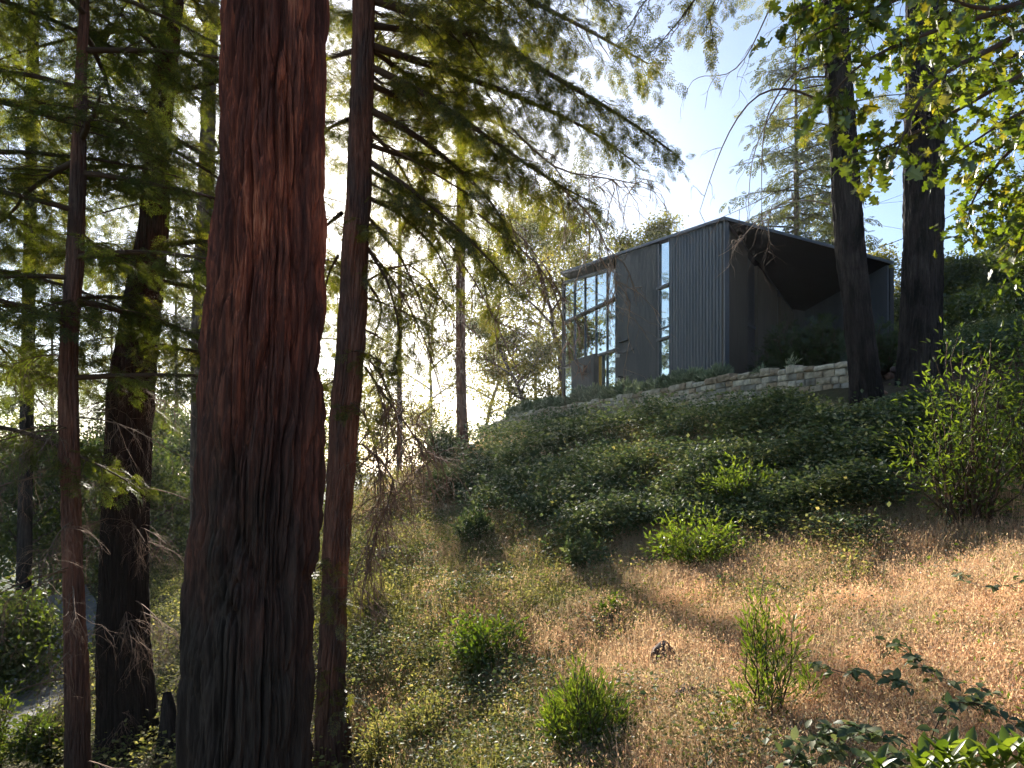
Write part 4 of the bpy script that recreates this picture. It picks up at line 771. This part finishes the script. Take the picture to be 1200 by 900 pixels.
# ------------------------------------------------------------------ shrubs
def shrub(name, label, px, py, hpx, wpx, seed, mat, tmpl=LEAF, ls=.06, stems=40, per=26, upright=.6, cat='bush', group=None, d=None, curl=.22, lift=0, base=None, gz=None, jit=.035):
    if base is None: base = gp(px, py) if d is None else P(px, py, d)
    if d is not None and gz is None: base = np.array([base[0], base[1], h1(base[0], base[1])])
    if gz is not None: base = np.array([base[0], base[1], gz])
    dd = base[1]; Hh = hpx/F_*dd; Rr = wpx/2/F_*dd; rng = R_(seed); t = empty(name, base, label, cat, group)
    az = rng.uniform(0, 6.28, stems); rad = Rr*np.sqrt(rng.rand(stems)); K = 7; s = np.linspace(0, 1, K)
    hh = Hh*(1-.55*(rad/Rr)**2)*rng.uniform(.8, 1.25, stems); tipx = np.c_[np.cos(az)*rad, np.sin(az)*rad]
    C = np.zeros((stems, K, 3)); C[:, :, 0] = (tipx[:, 0:1]*(.25+.75*s**(1/(.4+upright)))); C[:, :, 1] = (tipx[:, 1:2]*(.25+.75*s**(1/(.4+upright)))); C[:, :, 2] = hh[:, None]*(s-curl*.4*s**3)-.03
    C[:, 1:] += rng.normal(0, .02*Hh, (stems, K-1, 3)); C += base; side = []
    w = MB().add(*tubes(C, (.0035+.006*Hh)*(1-.75*s)[None].repeat(stems, 0), 4)); put(w, 'stem', M['twig'], t)
    i = rng.randint(0, stems, stems*per); f = .12+.88*rng.rand(len(i))**.75; a = f*(K-1); j = np.minimum(a.astype(int), K-2); fr = (a-j)[:, None]
    pos = C[i, j]*(1-fr)+C[i, j+1]*fr; tn = unit(C[i, j+1]-C[i, j]); n = len(i); spread = rng.normal(0, 1, (n, 3)); pos = pos+spread*Hh*jit
    dr = tn*upright+unit(spread)*.8; up = np.array([0, 0, .7])+rng.normal(0, .5, (n, 3)); lf = MB().add(*inst(tmpl[0], tmpl[1], pos, dr, up, ls*rng.uniform(.6, 1.25, n)))
    put(lf, 'foliage', M[mat], t, False); return t
S = shrub
S('tall_shrub', 'tall bright narrow-leaved shrub at the right edge on dry grass', 1135, 618, 215, 165, 1, 'willow', OVAL, .1, 52, 62, .3, jit=.06)
S('tall_shrub', 'leafy shrub cut by the right edge beside the tall narrow-leaved one', 1212, 560, 200, 130, 2, 'willow', OVAL, .1, 40, 55, .3, jit=.055)
S('bush', 'bright round bush in the ivy below the stone wall', 872, 604, 66, 105, 3, 'willow', OVAL, .11, 50, 34, .4, jit=.06)
S('bush', 'wide bright bush below and left of the round one, mid slope', 818, 668, 68, 130, 4, 'willow', OVAL, .105, 60, 34, .4, jit=.06)
S('bush', 'small dark bush mid slope left of the wide bright bush', 684, 672, 50, 60, 5, 'bramble', LEAF, .1, 40, 28, .5)
S('bush', 'compact glossy bush standing alone in the grass at centre', 570, 784, 70, 118, 6, 'willow', OVAL, .1, 50, 34, .4, jit=.06)
S('bush', 'upright narrow-leaved bush at the bottom centre', 690, 888, 105, 112, 7, 'willow', WILLOW, .085, 85, 34, 1.1)
S('sapling', 'open willowy sapling on the dry grass right of centre', 903, 858, 165, 95, 8, 'willow', WILLOW, .085, 16, 70, 1.)
S('sapling', 'small sprig leaning left at the foot of the willowy sapling', 862, 872, 48, 60, 9, 'willow', WILLOW, .08, 8, 30, .8)
S('bush', 'small low bush between the glossy bush and the wide bright bush', 716, 728, 34, 50, 10, 'willow', LEAF, .07, 22, 18, .5)
S('bush', 'small dark tuft left of the compact glossy bush', 510, 785, 30, 45, 11, 'bramble', LEAF, .06, 22, 24, .6)
S('bush', 'low leafy clump on the dry grass right of the round bush', 1000, 690, 42, 60, 12, 'weed', LEAF, .07, 20, 18, .5)
S('bush', 'grey-green shrub on the ridge left of the lone trunk', 518, 552, 50, 62, 13, 'bramble', LEAF, .16, 60, 40, .5, d=26)
S('bush', 'dark bush on the slope below the lone ridge trunk', 520, 592, 50, 60, 14, 'bramble', LEAF, .13, 50, 40, .5)
S('bush', 'dark bush on the dry edge left of the ivy', 555, 640, 45, 55, 15, 'bramble', LEAF, .12, 44, 34, .5)
S('bush', 'bushy weed near the bottom left of the open slope', 505, 870, 62, 90, 16, 'weed', LEAF, .055, 50, 30, .6)
S('bush', 'weedy clump at the bottom beside the slender red redwood', 450, 892, 60, 70, 17, 'weed', LEAF, .05, 40, 30, .6)
S('bush', 'leafy clump below the compact glossy bush', 612, 852, 40, 80, 18, 'weed', LEAF, .055, 36, 26, .5)
S('bush', 'pale weedy bush beside the slender red redwood at mid height', 440, 720, 48, 60, 19, 'weed', LEAF, .08, 40, 30, .6)
S('bush', 'dark tangled bush on the bank below the thin left trunk', 60, 890, 60, 90, 20, 'woodland', LEAF, .09, 60, 40, .4)
S('bush', 'dark bush at the bottom left corner by the road', -15, 905, 110, 90, 21, 'woodland', LEAF, .09, 70, 40, .4)
# dark feathery evergreens in the courtyard of the house
for i, (px, py, d, hp, wp_, lab) in enumerate([(925,447,25.5,82,80,'dark feathery evergreen in the house courtyard by the brown wall'),(968,442,24.5,82,80,'dark evergreen under the folded soffit, left of the leaning trunk'),(1030,442,24.5,80,74,'dark evergreen between the two charred trunks')]):
    S('evergreen_shrub', lab, px, py, hp, wp_, 40+i, 'juniper', SPRAY[0], .34, 70, 20, .3, 'shrub', 'evergreens in front of the courtyard', d=d, gz=2.85)
# silvery clumps planted along the wall top
rng = R_(12); pl = [606,620,634,650,664,682,698,715,732,748,764,781,798,814,830,843]
nm = ['low round','pale spiky','small dark','broad','grey','tufted']
labs = ['leftmost silvery clump at the far end of the wall top','second silvery clump from the far wall end','third silvery clump from the far wall end','silvery clump just left of the glazing','silvery clump at the corner post of the glazing','silvery clump in front of the boarded porch','silvery clump in front of the ochre door','silvery clump at the right end of the glazing','silvery clump under the boarded panel, left','silvery clump under the boarded panel, right','silvery clump just left of the slot window','silvery clump at the foot of the slot window','silvery clump under the ribbed wall, leftmost there','silvery clump under the middle of the ribbed wall','silvery clump under the right part of the ribbed wall','silvery clump at the near corner of the house']
for i, px in enumerate(pl):
    s = np.argmin([abs(toimg(*wall_at(q))[0]-px) for q in np.linspace(0, SL, 300)])/299*SL; w0 = wall_at(s); dp = w0[1]+1.0; q = P(px, 0, dp)
    S('silver_clump', labs[i], px, 0, 18*1.0+rng.uniform(-3, 4)-(i < 5)*4, 28, 60+i, 'sage', QN, .3, 70, 26, 1.4, 'plant', 'silvery clumps planted along the wall top', base=np.array([q[0], q[1], 0]), gz=w0[2]-.1)
S('flowering_weed', 'small pale weed on the wall top in front of the evergreens', 925, 0, 20, 16, 90, 'sage', QN, .16, 12, 9, 1., 'plant', base=P(928, 432, 20.3), gz=2.95)
S('flowering_weed', 'little tuft on the wall top near the house corner', 893, 0, 14, 24, 91, 'sage', QN, .16, 20, 9, 1., 'plant', base=P(893, 432, 21.8), gz=3.0)
# near foliage at the bottom right: big paddle leaves and trailing brambles
def paddle(label, px, py, d, seed, n=9, ls=.115, h=.12):
    rng = R_(seed); b0 = P(px, py, d); g_ = h1(b0[0], b0[1]); t = empty('laurel_seedling', (b0[0], b0[1], g_), label, 'plant', 'seedlings with paddle leaves at the bottom right'); w = MB(); pos = []; dr = []
    for k in range(3):
        tip = b0+rng.normal(0, .05, 3)*[1, 1, .5]; w.add(*tube(smooth_curve([(b0[0], b0[1], g_-.02), (b0+tip)/2-[0, 0, .1], tip], 6), [.005]*6, 5))
        for j in range(n): a = j*2.4+rng.rand(); pos.append(tip-[0, 0, .012*(n-j)]); dr.append([math.cos(a), math.sin(a), .9+.7*(j/n)])
    T = t_leaf(.42, .1, .12); put(w, 'stem', M['willow'], t); put(MB().add(*inst(T[0], T[1], np.array(pos), np.array(dr), np.tile([0, 0, 1.], (len(pos), 1)), ls*rng.uniform(.8, 1.2, len(pos)))), 'foliage', M['willow'], t, True)
paddle('paddle-leaved seedling at the bottom edge, left one of the pair', 1108, 872, 2.9, 1); paddle('paddle-leaved seedling in the bottom right corner', 1165, 866, 2.8, 2); paddle('paddle-leaved seedling hidden low between leaves at bottom edge', 1062, 890, 3.0, 3)
def trail(label, pts, seed, n=26, ls=.07, mat='bramble', spread=.06):
    rng = R_(seed); C = []
    near = pts[0][2] < 4.15
    for (x, y, d) in pts:
        q = P(x, y, d if near else GP(x, y)[1][0]*.86); C.append((q[0], q[1], q[2]))
    C = [np.array([C[0][0]-.12, C[0][1]+.05, h1(C[0][0]-.12, C[0][1]+.05)])]+C; ls = ls*(1.15 if near else 1.35)
    C = smooth_curve(C, 16); gz0 = h1(C[0, 0], C[0, 1]); t = empty('bramble', (C[0, 0], C[0, 1], gz0), label, 'bramble', 'trailing brambles at the lower right')
    w = MB().add(*tube(C, np.linspace(.005, .002, 16), 5)); tl = []
    for k in range(int(n*.8)): j = rng.randint(0, 16); a = rng.normal(0, 1, 3)*[1, 1, .35]; q = C[j]+unit(a)*rng.uniform(.02, spread); tl.append((C[j], q))
    pos = np.array([q for _, q in tl for _2 in range(3)]); Cs = np.array([[a, (a+b_)/2, b_] for a, b_ in tl]); w.add(*tubes(Cs, np.full((len(tl), 3), .0015), 3)); m_ = len(pos)
    dr = rng.normal(0, 1, (m_, 3))*[1, 1, .3]; T = t_leaf(.62, .1, .18); put(w, 'stem', M['twig'], t)
    put(MB().add(*inst(T[0], T[1], pos, dr, np.array([0, -.3, 1.])+rng.normal(0, .25, (m_, 3)), ls*rng.uniform(.6, 1.2, m_))), 'foliage', M[mat], t, True)
trail('bramble spray cut by the right edge above the dry grass', [(1230,670,4.2),(1190,685,4.2),(1150,690,4.2),(1120,672,4.3)], 1, 26)
trail('bramble trailing down the dry grass, right of centre', [(1040,745,4.8),(1065,765,4.7),(1090,790,4.6),(1120,800,4.5),(1160,808,4.4)], 2, 34)
trail('bramble lying across the dry grass below the trailing one', [(950,775,5.2),(990,790,5.),(1030,792,5.),(1060,800,4.9)], 3, 30)
trail('dark bramble mat left of the paddle-leaved seedlings', [(930,880,3.9),(970,860,3.8),(1010,850,3.7),(1040,870,3.6)], 4, 60, spread=.12)
trail('bramble mat along the bottom edge by the seedlings', [(1000,895,3.5),(1040,880,3.4),(1080,890,3.3),(1110,895,3.2)], 5, 60, spread=.12)
trail('bramble curling at the bottom edge left of the mat', [(930,900,4.0),(950,890,3.9),(980,885,3.8),(1000,860,3.9)], 6, 36, spread=.1)
trail('bramble tip by the willowy sapling foot', [(1100,835,4.1),(1130,820,4.1),(1160,830,4.),(1190,850,3.9)], 7, 34)
# rocks and a fallen log
def rock(name, label, px, py, w_, h_, seed, mat='rock', group=None, up=.3):
    rng = R_(seed); c = gp(px, py); s = c[1]/F_; import bmesh
    bm = bmesh.new(); bmesh.ops.create_icosphere(bm, subdivisions=3, radius=1.)
    V = np.array([v.co[:] for v in bm.verts]); F = np.array([[v.index for v in f.verts] for f in bm.faces]); bm.free()
    V *= (1+(fbm(V*1.3+seed, 3, seed)-.5)*.9)[:, None]; V = V*[w_/2*s, w_/2.4*s, h_/1.6*s]; V[:, 2] += h_*s*up
    o = MB().add(V, F).build(name, M[mat], None, False); o.location = c; return tag(o, label, 'rock', group)
rock('rock', 'brown rock lying in the dry grass at lower centre', 778, 788, 30, 24, 1, up=.75); rock('rock', 'angular dark rock below and right of the brown one', 806, 836, 32, 24, 2, up=.7); rock('rock', 'small stone at the edge of the ivy, centre left', 660, 592, 14, 12, 3, up=.9)
rock('rock', 'flat dark rock on the dry bank right of the slender redwood', 458, 660, 28, 16, 5, up=.6)
rock('rock', 'rusty orange rock beside the foot of the leaning trunk', 1035, 436, 12, 11, 6, 'rust_rock', up=.9); rock('rock', 'yellowish stone under the rusty orange rock', 1042, 444, 10, 8, 7, 'rust_rock', up=.4); rock('rock', 'grey stone right of the rusty orange rock', 1048, 438, 9, 8, 8, up=.5)
rock('rock', 'pale stone low on the bare soil between the charred trunks', 1036, 462, 7, 5, 9, 'rust_rock')
c = [gp(x, y) for x, y in ((412,664),(440,642),(462,622),(478,608))]; c = np.array(c)+[0, 0, .1]; LGm = bark_trunk
o = MB().add(*tube(smooth_curve(c, 24), np.linspace(.13, .07, 24)*(1+.1*np.sin(np.arange(24)*2.1)), 12)).build('fallen_log', M['bark_grey'], None, True); tag(o, 'weathered log lying up the dry bank right of the slender redwood', 'log')
c = [gp(x, y) for x, y in ((536,566),(556,562),(572,556))]; o = MB().add(*tube(smooth_curve(np.array(c)+[0, 0, .12], 14), np.linspace(.1, .06, 14), 9)).build('fallen_log', M['bark_grey'], None, True); tag(o, 'short pale log in the ivy below the ridge trunk', 'log')
# overhead wires
def wire(label, a, b_, sag=.4, r=.02):
    a, b_ = P(*a), P(*b_); s = np.linspace(0, 1, 20); C = a+(b_-a)*s[:, None]; C[:, 2] -= sag*4*s*(1-s); o = MB().add(*tube(C, [r]*20, 5)).build('overhead_wire', M['frame'], None, True); tag(o, label, 'wire', 'overhead wires behind the charred trunks')
wire('dark wire sloping up to the right behind the thick charred trunk', (1000,298,40), (1160,225,34)); wire('faint upper wire between the charred trunks', (1000,240,60), (1230,200,60), .6, .014); wire('faint lower wire crossing between the charred trunks', (1000,258,60), (1240,290,60), .3, .014); wire('faint wire rising left behind the leaning trunk', (990,250,58), (1130,195,55), .3, .012)
# ------------------------------------------------------------------ ground cover (uncountable)
def blades(n, h, sp_, w_, seed, bend=.35, seeds=0):
    rng = R_(seed); a = rng.uniform(0, 6.28, n); q = np.c_[rng.normal(0, sp_, (n, 2)), np.zeros(n)]; hh = h*rng.uniform(.5, 1.1, n); b_ = bend*hh*rng.uniform(.2, 1.3, n)
    dx = np.c_[np.cos(a), np.sin(a), np.zeros(n)]; px_ = np.c_[-np.sin(a), np.cos(a), np.zeros(n)]*w_/2; mid = q+dx*b_[:, None]*.3+np.c_[np.zeros((n, 2)), hh*.6]; tip = q+dx*b_[:, None]+np.c_[np.zeros((n, 2)), hh]
    V = np.stack([q-px_, q+px_, mid+px_*.7, mid-px_*.7, tip], 1).reshape(-1, 3); base = np.arange(n)[:, None]*5
    Q = base+np.array([[0, 1, 2, 3]]); T = base+np.array([[3, 2, 4]])
    sv = np.zeros((0, 3)); sf = np.zeros((0, 4), int)
    if seeds:
        i = rng.randint(0, n, seeds); f = rng.uniform(0, 1, seeds)[:, None]; p = mid[i]*(1-f)+tip[i]*f+rng.normal(0, .02, (seeds, 3)); sv, sf = inst(QN[0]*[1, 1.6, 1], QN[1], p, rng.normal(0, 1, (seeds, 3))+[0, 0, .8], rng.normal(0, 1, (seeds, 3)), .028)
    return V, Q, T, sv, sf
WPT = np.array([wall_at(q) for q in np.linspace(0, SL, 160)])
def _wallclear(p):
    soil = (np.hypot(p[:, 0]-8.5, p[:, 1]-16.3) > 1.25) & (np.hypot(p[:, 0]-9.5, p[:, 1]-17) > 1.2) & (np.hypot(p[:, 0]-10.4, p[:, 1]-17.3) > 1.2); p = p[soil]; q = np.hypot(p[:, 0:1]-WPT[None, :, 0], p[:, 1:2]-WPT[None, :, 1]); j = q.argmin(1); m_ = q.min(1); lim = np.interp(WPT[j, 1], [18, 26, 34, 40], [2.1, 1.8, 1.9, 1.6]); return p[(m_ > lim) & ~((m_ < 3) & (p[:, 1] > WPT[j, 1]+.3))]
def sample(kind, n, seed, dmin=3.6, dmax=45, thr=.25, gain=1., patch=0):
    """points over the hillside, thinner with distance as they shrink in view"""
    rng = R_(seed); m_ = n*6; v = rng.uniform(470, 1000, m_); u = rng.uniform(-120, 1320, m_); pts, d = GP(u, v, dmax); ok = ~np.isnan(d) & (d > dmin) & (d < dmax); pts = pts[ok]
    pts[:, :2] += rng.normal(0, 1, (len(pts), 2))*.02*pts[:, 1:2]
    pts[:, 2] = H(pts[:, 0], pts[:, 1]); c = cover(pts[:, 0], pts[:, 1], pts[:, 2], kind) if kind else np.ones(len(pts)); c = c*(.8+(fbm(np.c_[pts[:, :2]*(1.15 if kind == 'bramble' else 1.7), pts[:, 2]*0], 3, 62 if kind == 'bramble' else 67+seed % 7)-patch)*5 if patch else 1); k = rng.rand(len(pts)) < np.clip((c-thr)*gain, 0, 1)
    return _wallclear(pts[k])[:n]
def scatter_tufts(name, mats, kind, n, seed, tm, smin, smax, far=.03, **k):
    pts = sample(kind, n, seed, **k); n = len(pts); rng = R_(seed+1); mb = MB(); kk = rng.randint(0, len(tm), n)
    sc_ = rng.uniform(smin, smax, n)*(1+far*np.maximum(0, pts[:, 1]-6)); a = rng.uniform(0, 6.28, n)
    for j, (V, Q, T, sv, sf) in enumerate(tm):
        mk = kk == j; m_ = mk.sum()
        if not m_: continue
        dr = np.c_[np.cos(a[mk]), np.sin(a[mk]), np.zeros(m_)]; up = np.array([0, 0, 1.])+rng.normal(0, .12, (m_, 3)); p = pts[mk]-[0, 0, .02]
        VV, FQ = inst(V, Q, p, dr, up, sc_[mk]); base = mb.n; mb.add(VV, FQ, 0)
        FT = T[None]+(np.arange(m_)*len(V))[:, None, None]+base; mb.F.append(FT.reshape(-1, 3)); mb.M.append(0)
        if len(sv): mb.add(*inst(sv, sf, p, dr, up, sc_[mk]), 1)
    o = mb.build(name, mats); return o
tuft = [blades(22, .21, .11, .0055, s, .7, 24) for s in range(4)]
o = scatter_tufts('dry_grass', [M['dry'], M['dry2']], 'dry', 17000, 5, tuft, .45, 1.3, .035, thr=.25, gain=1.6, patch=.4); tag(o, 'tan dry grass over the open slope', kind='stuff')
tall = [blades(24, .36, .11, .005, s+60, .5, 34) for s in range(3)]
o = scatter_tufts('tall_dry_grass', [M['dry2'], M['dry']], 'dry', 2200, 85, tall, .5, 1.1, .03, thr=.45, gain=1.5, patch=.54); tag(o, 'taller reddish seeding grass in clumps', kind='stuff')
gt = [blades(16, .24, .09, .007, s+20, .5, 0) for s in range(3)]
o = scatter_tufts('green_grass', [M['weed']], 'weed', 6500, 15, gt, .5, 1.2, .04, thr=.12, gain=1.); tag(o, 'yellow-green grass among the dry stalks', kind='stuff')
def leaf_tuft(n, h, sp_, ls, seed, T):
    rng = R_(seed); p = np.c_[rng.normal(0, sp_, (n, 2)), h*rng.rand(n)**.6]; dr = np.c_[rng.normal(0, 1, (n, 2)), rng.normal(0, .35, n)]
    return inst(T[0], T[1], p, dr, np.array([0, 0, 1.])+rng.normal(0, .4, (n, 3)), ls*rng.uniform(.6, 1.25, n))
def scatter_leaf(name, mat, kind, n, seed, tm, smin, smax, far=.03, mound=0, **k):
    pts = sample(kind, n, seed, **k); n = len(pts); rng = R_(seed+1); mb = MB(); kk = rng.randint(0, len(tm), n); a = rng.uniform(0, 6.28, n); sc_ = rng.uniform(smin, smax, n)*(1+far*np.maximum(0, pts[:, 1]-6))
    if mound: wd = np.min(np.hypot(pts[:, 0:1]-C[None, :, 0], pts[:, 1:2]-C[None, :, 1]), axis=1) if False else 0; mm = fbm(np.c_[pts[:, :2]*1.05, pts[:, 2]*0], 3, 31); pts = pts+np.c_[np.zeros((n, 2)), mound*ss(.4, .7, mm)*rng.rand(n)**.4]
    for j, (V, Fq) in enumerate(tm):
        mk = kk == j; m_ = mk.sum(); mb.add(*inst(V, Fq, pts[mk], np.c_[np.cos(a[mk]), np.sin(a[mk]), np.zeros(m_)], np.array([0, 0, 1.])+rng.normal(0, .15, (m_, 3)), sc_[mk]))
    return mb.build(name, mat)
q4 = t_quad(.75)
bt = [leaf_tuft(30, .26, .16, .05, s, q4) for s in range(4)]
o = scatter_leaf('bramble_thicket', M['bramble'], 'bramble', 16000, 25, bt, .75, 1.45, .05, .6, thr=.36, gain=2.6, dmin=8, patch=.55); tag(o, 'dark tangled brambles covering the slope below the stone wall', kind='stuff')
wt = [leaf_tuft(26, .2, .12, .032, s+9, q4) for s in range(4)]
o = scatter_leaf('weeds', M['weed'], 'weed', 6500, 35, wt, .6, 1.4, .035, .12, thr=.12, gain=1.1); tag(o, 'small leafy weeds between the grasses', kind='stuff')
o = scatter_leaf('scrub_leaves', M['weed'], 'bramble', 2200, 65, wt, .8, 1.8, .04, .35, thr=.1, gain=1.); tag(o, 'lighter scrub leaves mixed into the brambles', kind='stuff')
o = scatter_tufts('dry_stalks', [M['dry'], M['dry2']], 'bramble', 7000, 75, tuft[:2], .5, 1.1, .03, thr=.05, gain=.8); tag(o, 'dry stalks poking out between the brambles', kind='stuff')
o = scatter_leaf('broad_weeds', M['bramble'], 'weed', 1800, 95, [leaf_tuft(24, .3, .16, .05, s+80, q4) for s in range(3)], .6, 1.3, .03, .1, thr=.3, gain=1., patch=.5); tag(o, 'clumps of darker broad-leaved weeds among the grass', kind='stuff')
# creeping leaves sprinkled over the dry slope
o = scatter_leaf('creeping_leaves', M['bramble'], 'dry', 1500, 45, [leaf_tuft(9, .1, .12, .05, s+30, q4) for s in range(3)], .6, 1.3, .02, thr=.1, gain=.6); tag(o, 'sparse creeping leaves lying on the dry grass', kind='stuff')
o = scatter_leaf('green_sprigs', M['willow'], 'dry', 1300, 47, [leaf_tuft(14, .22, .1, .04, s+50, t_quad(.4)) for s in range(3)], .6, 1.3, .02, thr=.1, gain=.5); tag(o, 'small green sprigs coming up through the dry grass', kind='stuff')
pts = sample('dry', 700, 49, thr=.1, gain=.8); rng = R_(50); n = len(pts); az = rng.uniform(0, 6.28, n); L__ = rng.uniform(.08, .35, n); dv = np.c_[np.cos(az), np.sin(az), rng.uniform(-.1, .4, n)]*L__[:, None]
Cs = np.stack([pts, pts+dv*.5+rng.normal(0, .02, (n, 3)), pts+dv], 1)+[0, 0, .03]; o = MB().add(*tubes(Cs, np.full((n, 3), .005)*[1, .8, .4], 4)).build('twig_litter', M['dead']); tag(o, 'fallen twigs scattered in the dry grass', kind='stuff')
pts = sample(None, 1600, 51, thr=0); az = R_(52).uniform(0, 6.28, len(pts)); o = MB().add(*inst(q4[0], q4[1], pts+[0, 0, .03], np.c_[np.cos(az), np.sin(az), R_(53).uniform(-.2, .5, len(pts))], R_(54).normal(0, .5, (len(pts), 3))+[0, 0, 1], R_(55).uniform(.03, .075, len(pts)))).build('leaf_litter', pmat('dead_leaf', (.3, .2, .12), .8, .2, noisec=(3, (.14, .08, .05), (.45, .32, .2), None))); tag(o, 'dead fallen leaves over the slope', kind='stuff')
# understorey of the left slope and the right hill
def sample_xy(n, seed, x0, x1, y0, y1):
    rng = R_(seed); x = rng.uniform(x0, x1, n); y = rng.uniform(y0, y1, n); return np.c_[x, y, H(x, y)]
def free_scatter(name, mat, pts, tm, seed, smin, smax):
    rng = R_(seed); n = len(pts); mb = MB(); kk = rng.randint(0, len(tm), n); a = rng.uniform(0, 6.28, n); s = rng.uniform(smin, smax, n)
    for j, (V, Fq) in enumerate(tm):
        mk = kk == j; mb.add(*inst(V, Fq, pts[mk], np.c_[np.cos(a[mk]), np.sin(a[mk]), np.zeros(mk.sum())], np.array([0, 0, 1.])+rng.normal(0, .15, (mk.sum(), 3)), s[mk]))
    return mb.build(name, mat)
pts = np.r_[sample_xy(5500, 1, -16, -2.2, 8, 26), sample_xy(3500, 2, -30, -6, 20, 50)]
dr_ = np.min(np.hypot(pts[:, 0:1]-RC[None, :, 0], pts[:, 1:2]-RC[None, :, 1]), axis=1); pts = pts[dr_ > 1.5]
o = free_scatter('undergrowth', M['weed'], pts, wt, 3, 1., 2.6); tag(o, 'green undergrowth on the lower left slope', kind='stuff')
pts = np.r_[sample_xy(7000, 4, 13, 36, 19, 44), sample_xy(700, 5, 11.3, 15, 13, 19)]; pts = pts[~((pts[:, 0] < 17+.1*(pts[:, 1]-20)) & (pts[:, 1] > 19))]
o = free_scatter('ivy', M['bramble'], pts, bt, 6, 1., 2.4); tag(o, 'dark ivy and scrub over the right hillside', kind='stuff')
# ------------------------------------------------------------------ sky, sun, air, camera
SUN_EL, SUN_AZ = math.radians(22.5), math.radians(-12.5)     # low sun ahead, a little left
w = bpy.data.worlds.new('World'); sc.world = w; w.use_nodes = True; nt = w.node_tree; bg = nt.nodes['Background']
sky = nt.nodes.new('ShaderNodeTexSky'); sky.sky_type = 'NISHITA'; sky.sun_disc = False; sky.sun_elevation = SUN_EL; sky.sun_rotation = SUN_AZ; sky.air_density = 1.; sky.dust_density = .7; sky.ozone_density = 2.
nt.links.new(sky.outputs[0], bg.inputs[0]); bg.inputs[1].default_value = SKY
ld = bpy.data.lights.new('sun', 'SUN'); ld.energy = SUNE; ld.angle = math.radians(1.2); ld.color = (1, .92, .81); lo = bpy.data.objects.new('sun', ld); col.objects.link(lo)
from mathutils import Vector
sd_ = Vector((math.sin(SUN_AZ)*math.cos(SUN_EL), math.cos(SUN_AZ)*math.cos(SUN_EL), math.sin(SUN_EL))); lo.rotation_euler = sd_.to_track_quat('Z', 'Y').to_euler(); lo.location = (0, 20, 40)
if HAZE:
    m, nt, N, L = newmat('haze'); v = N('ShaderNodeVolumePrincipled'); v.inputs['Color'].default_value = (.93, .95, 1, 1); v.inputs['Density'].default_value = HAZE; v.inputs['Anisotropy'].default_value = .84
    o = N('ShaderNodeOutputMaterial'); L(v.outputs[0], o.inputs['Volume'])
    hz = MB().box((-2700, -2700, -260), (5400, 0, 0), (0, 5400, 0), (0, 0, 290)).build('haze', m); tag(hz, 'thin sunlit haze in the air', kind='stuff')
cam = bpy.data.cameras.new('camera'); co = bpy.data.objects.new('camera', cam); col.objects.link(co); sc.camera = co
co.location = (0, 0, 0); co.rotation_euler = (math.pi/2, 0, 0); cam.sensor_width = 36; cam.lens = F_/1200*36; cam.shift_y = (HY-450)/1200; cam.clip_start = .05; cam.clip_end = 8000
sc.render.engine = 'CYCLES'; sc.view_settings.view_transform = 'Standard'; sc.view_settings.look = 'None'; sc.view_settings.exposure = EXPO; sc.view_settings.gamma = 1; sc.view_settings.use_curve_mapping = False
cy = sc.cycles; cy.use_denoising = True; cy.max_bounces = 6; cy.diffuse_bounces = 3; cy.transmission_bounces = 4; cy.transparent_max_bounces = 12; cy.volume_bounces = 0; cy.sample_clamp_indirect = 4; cy.sample_clamp_direct = 5; cy.use_adaptive_sampling = True; cy.adaptive_threshold = .04
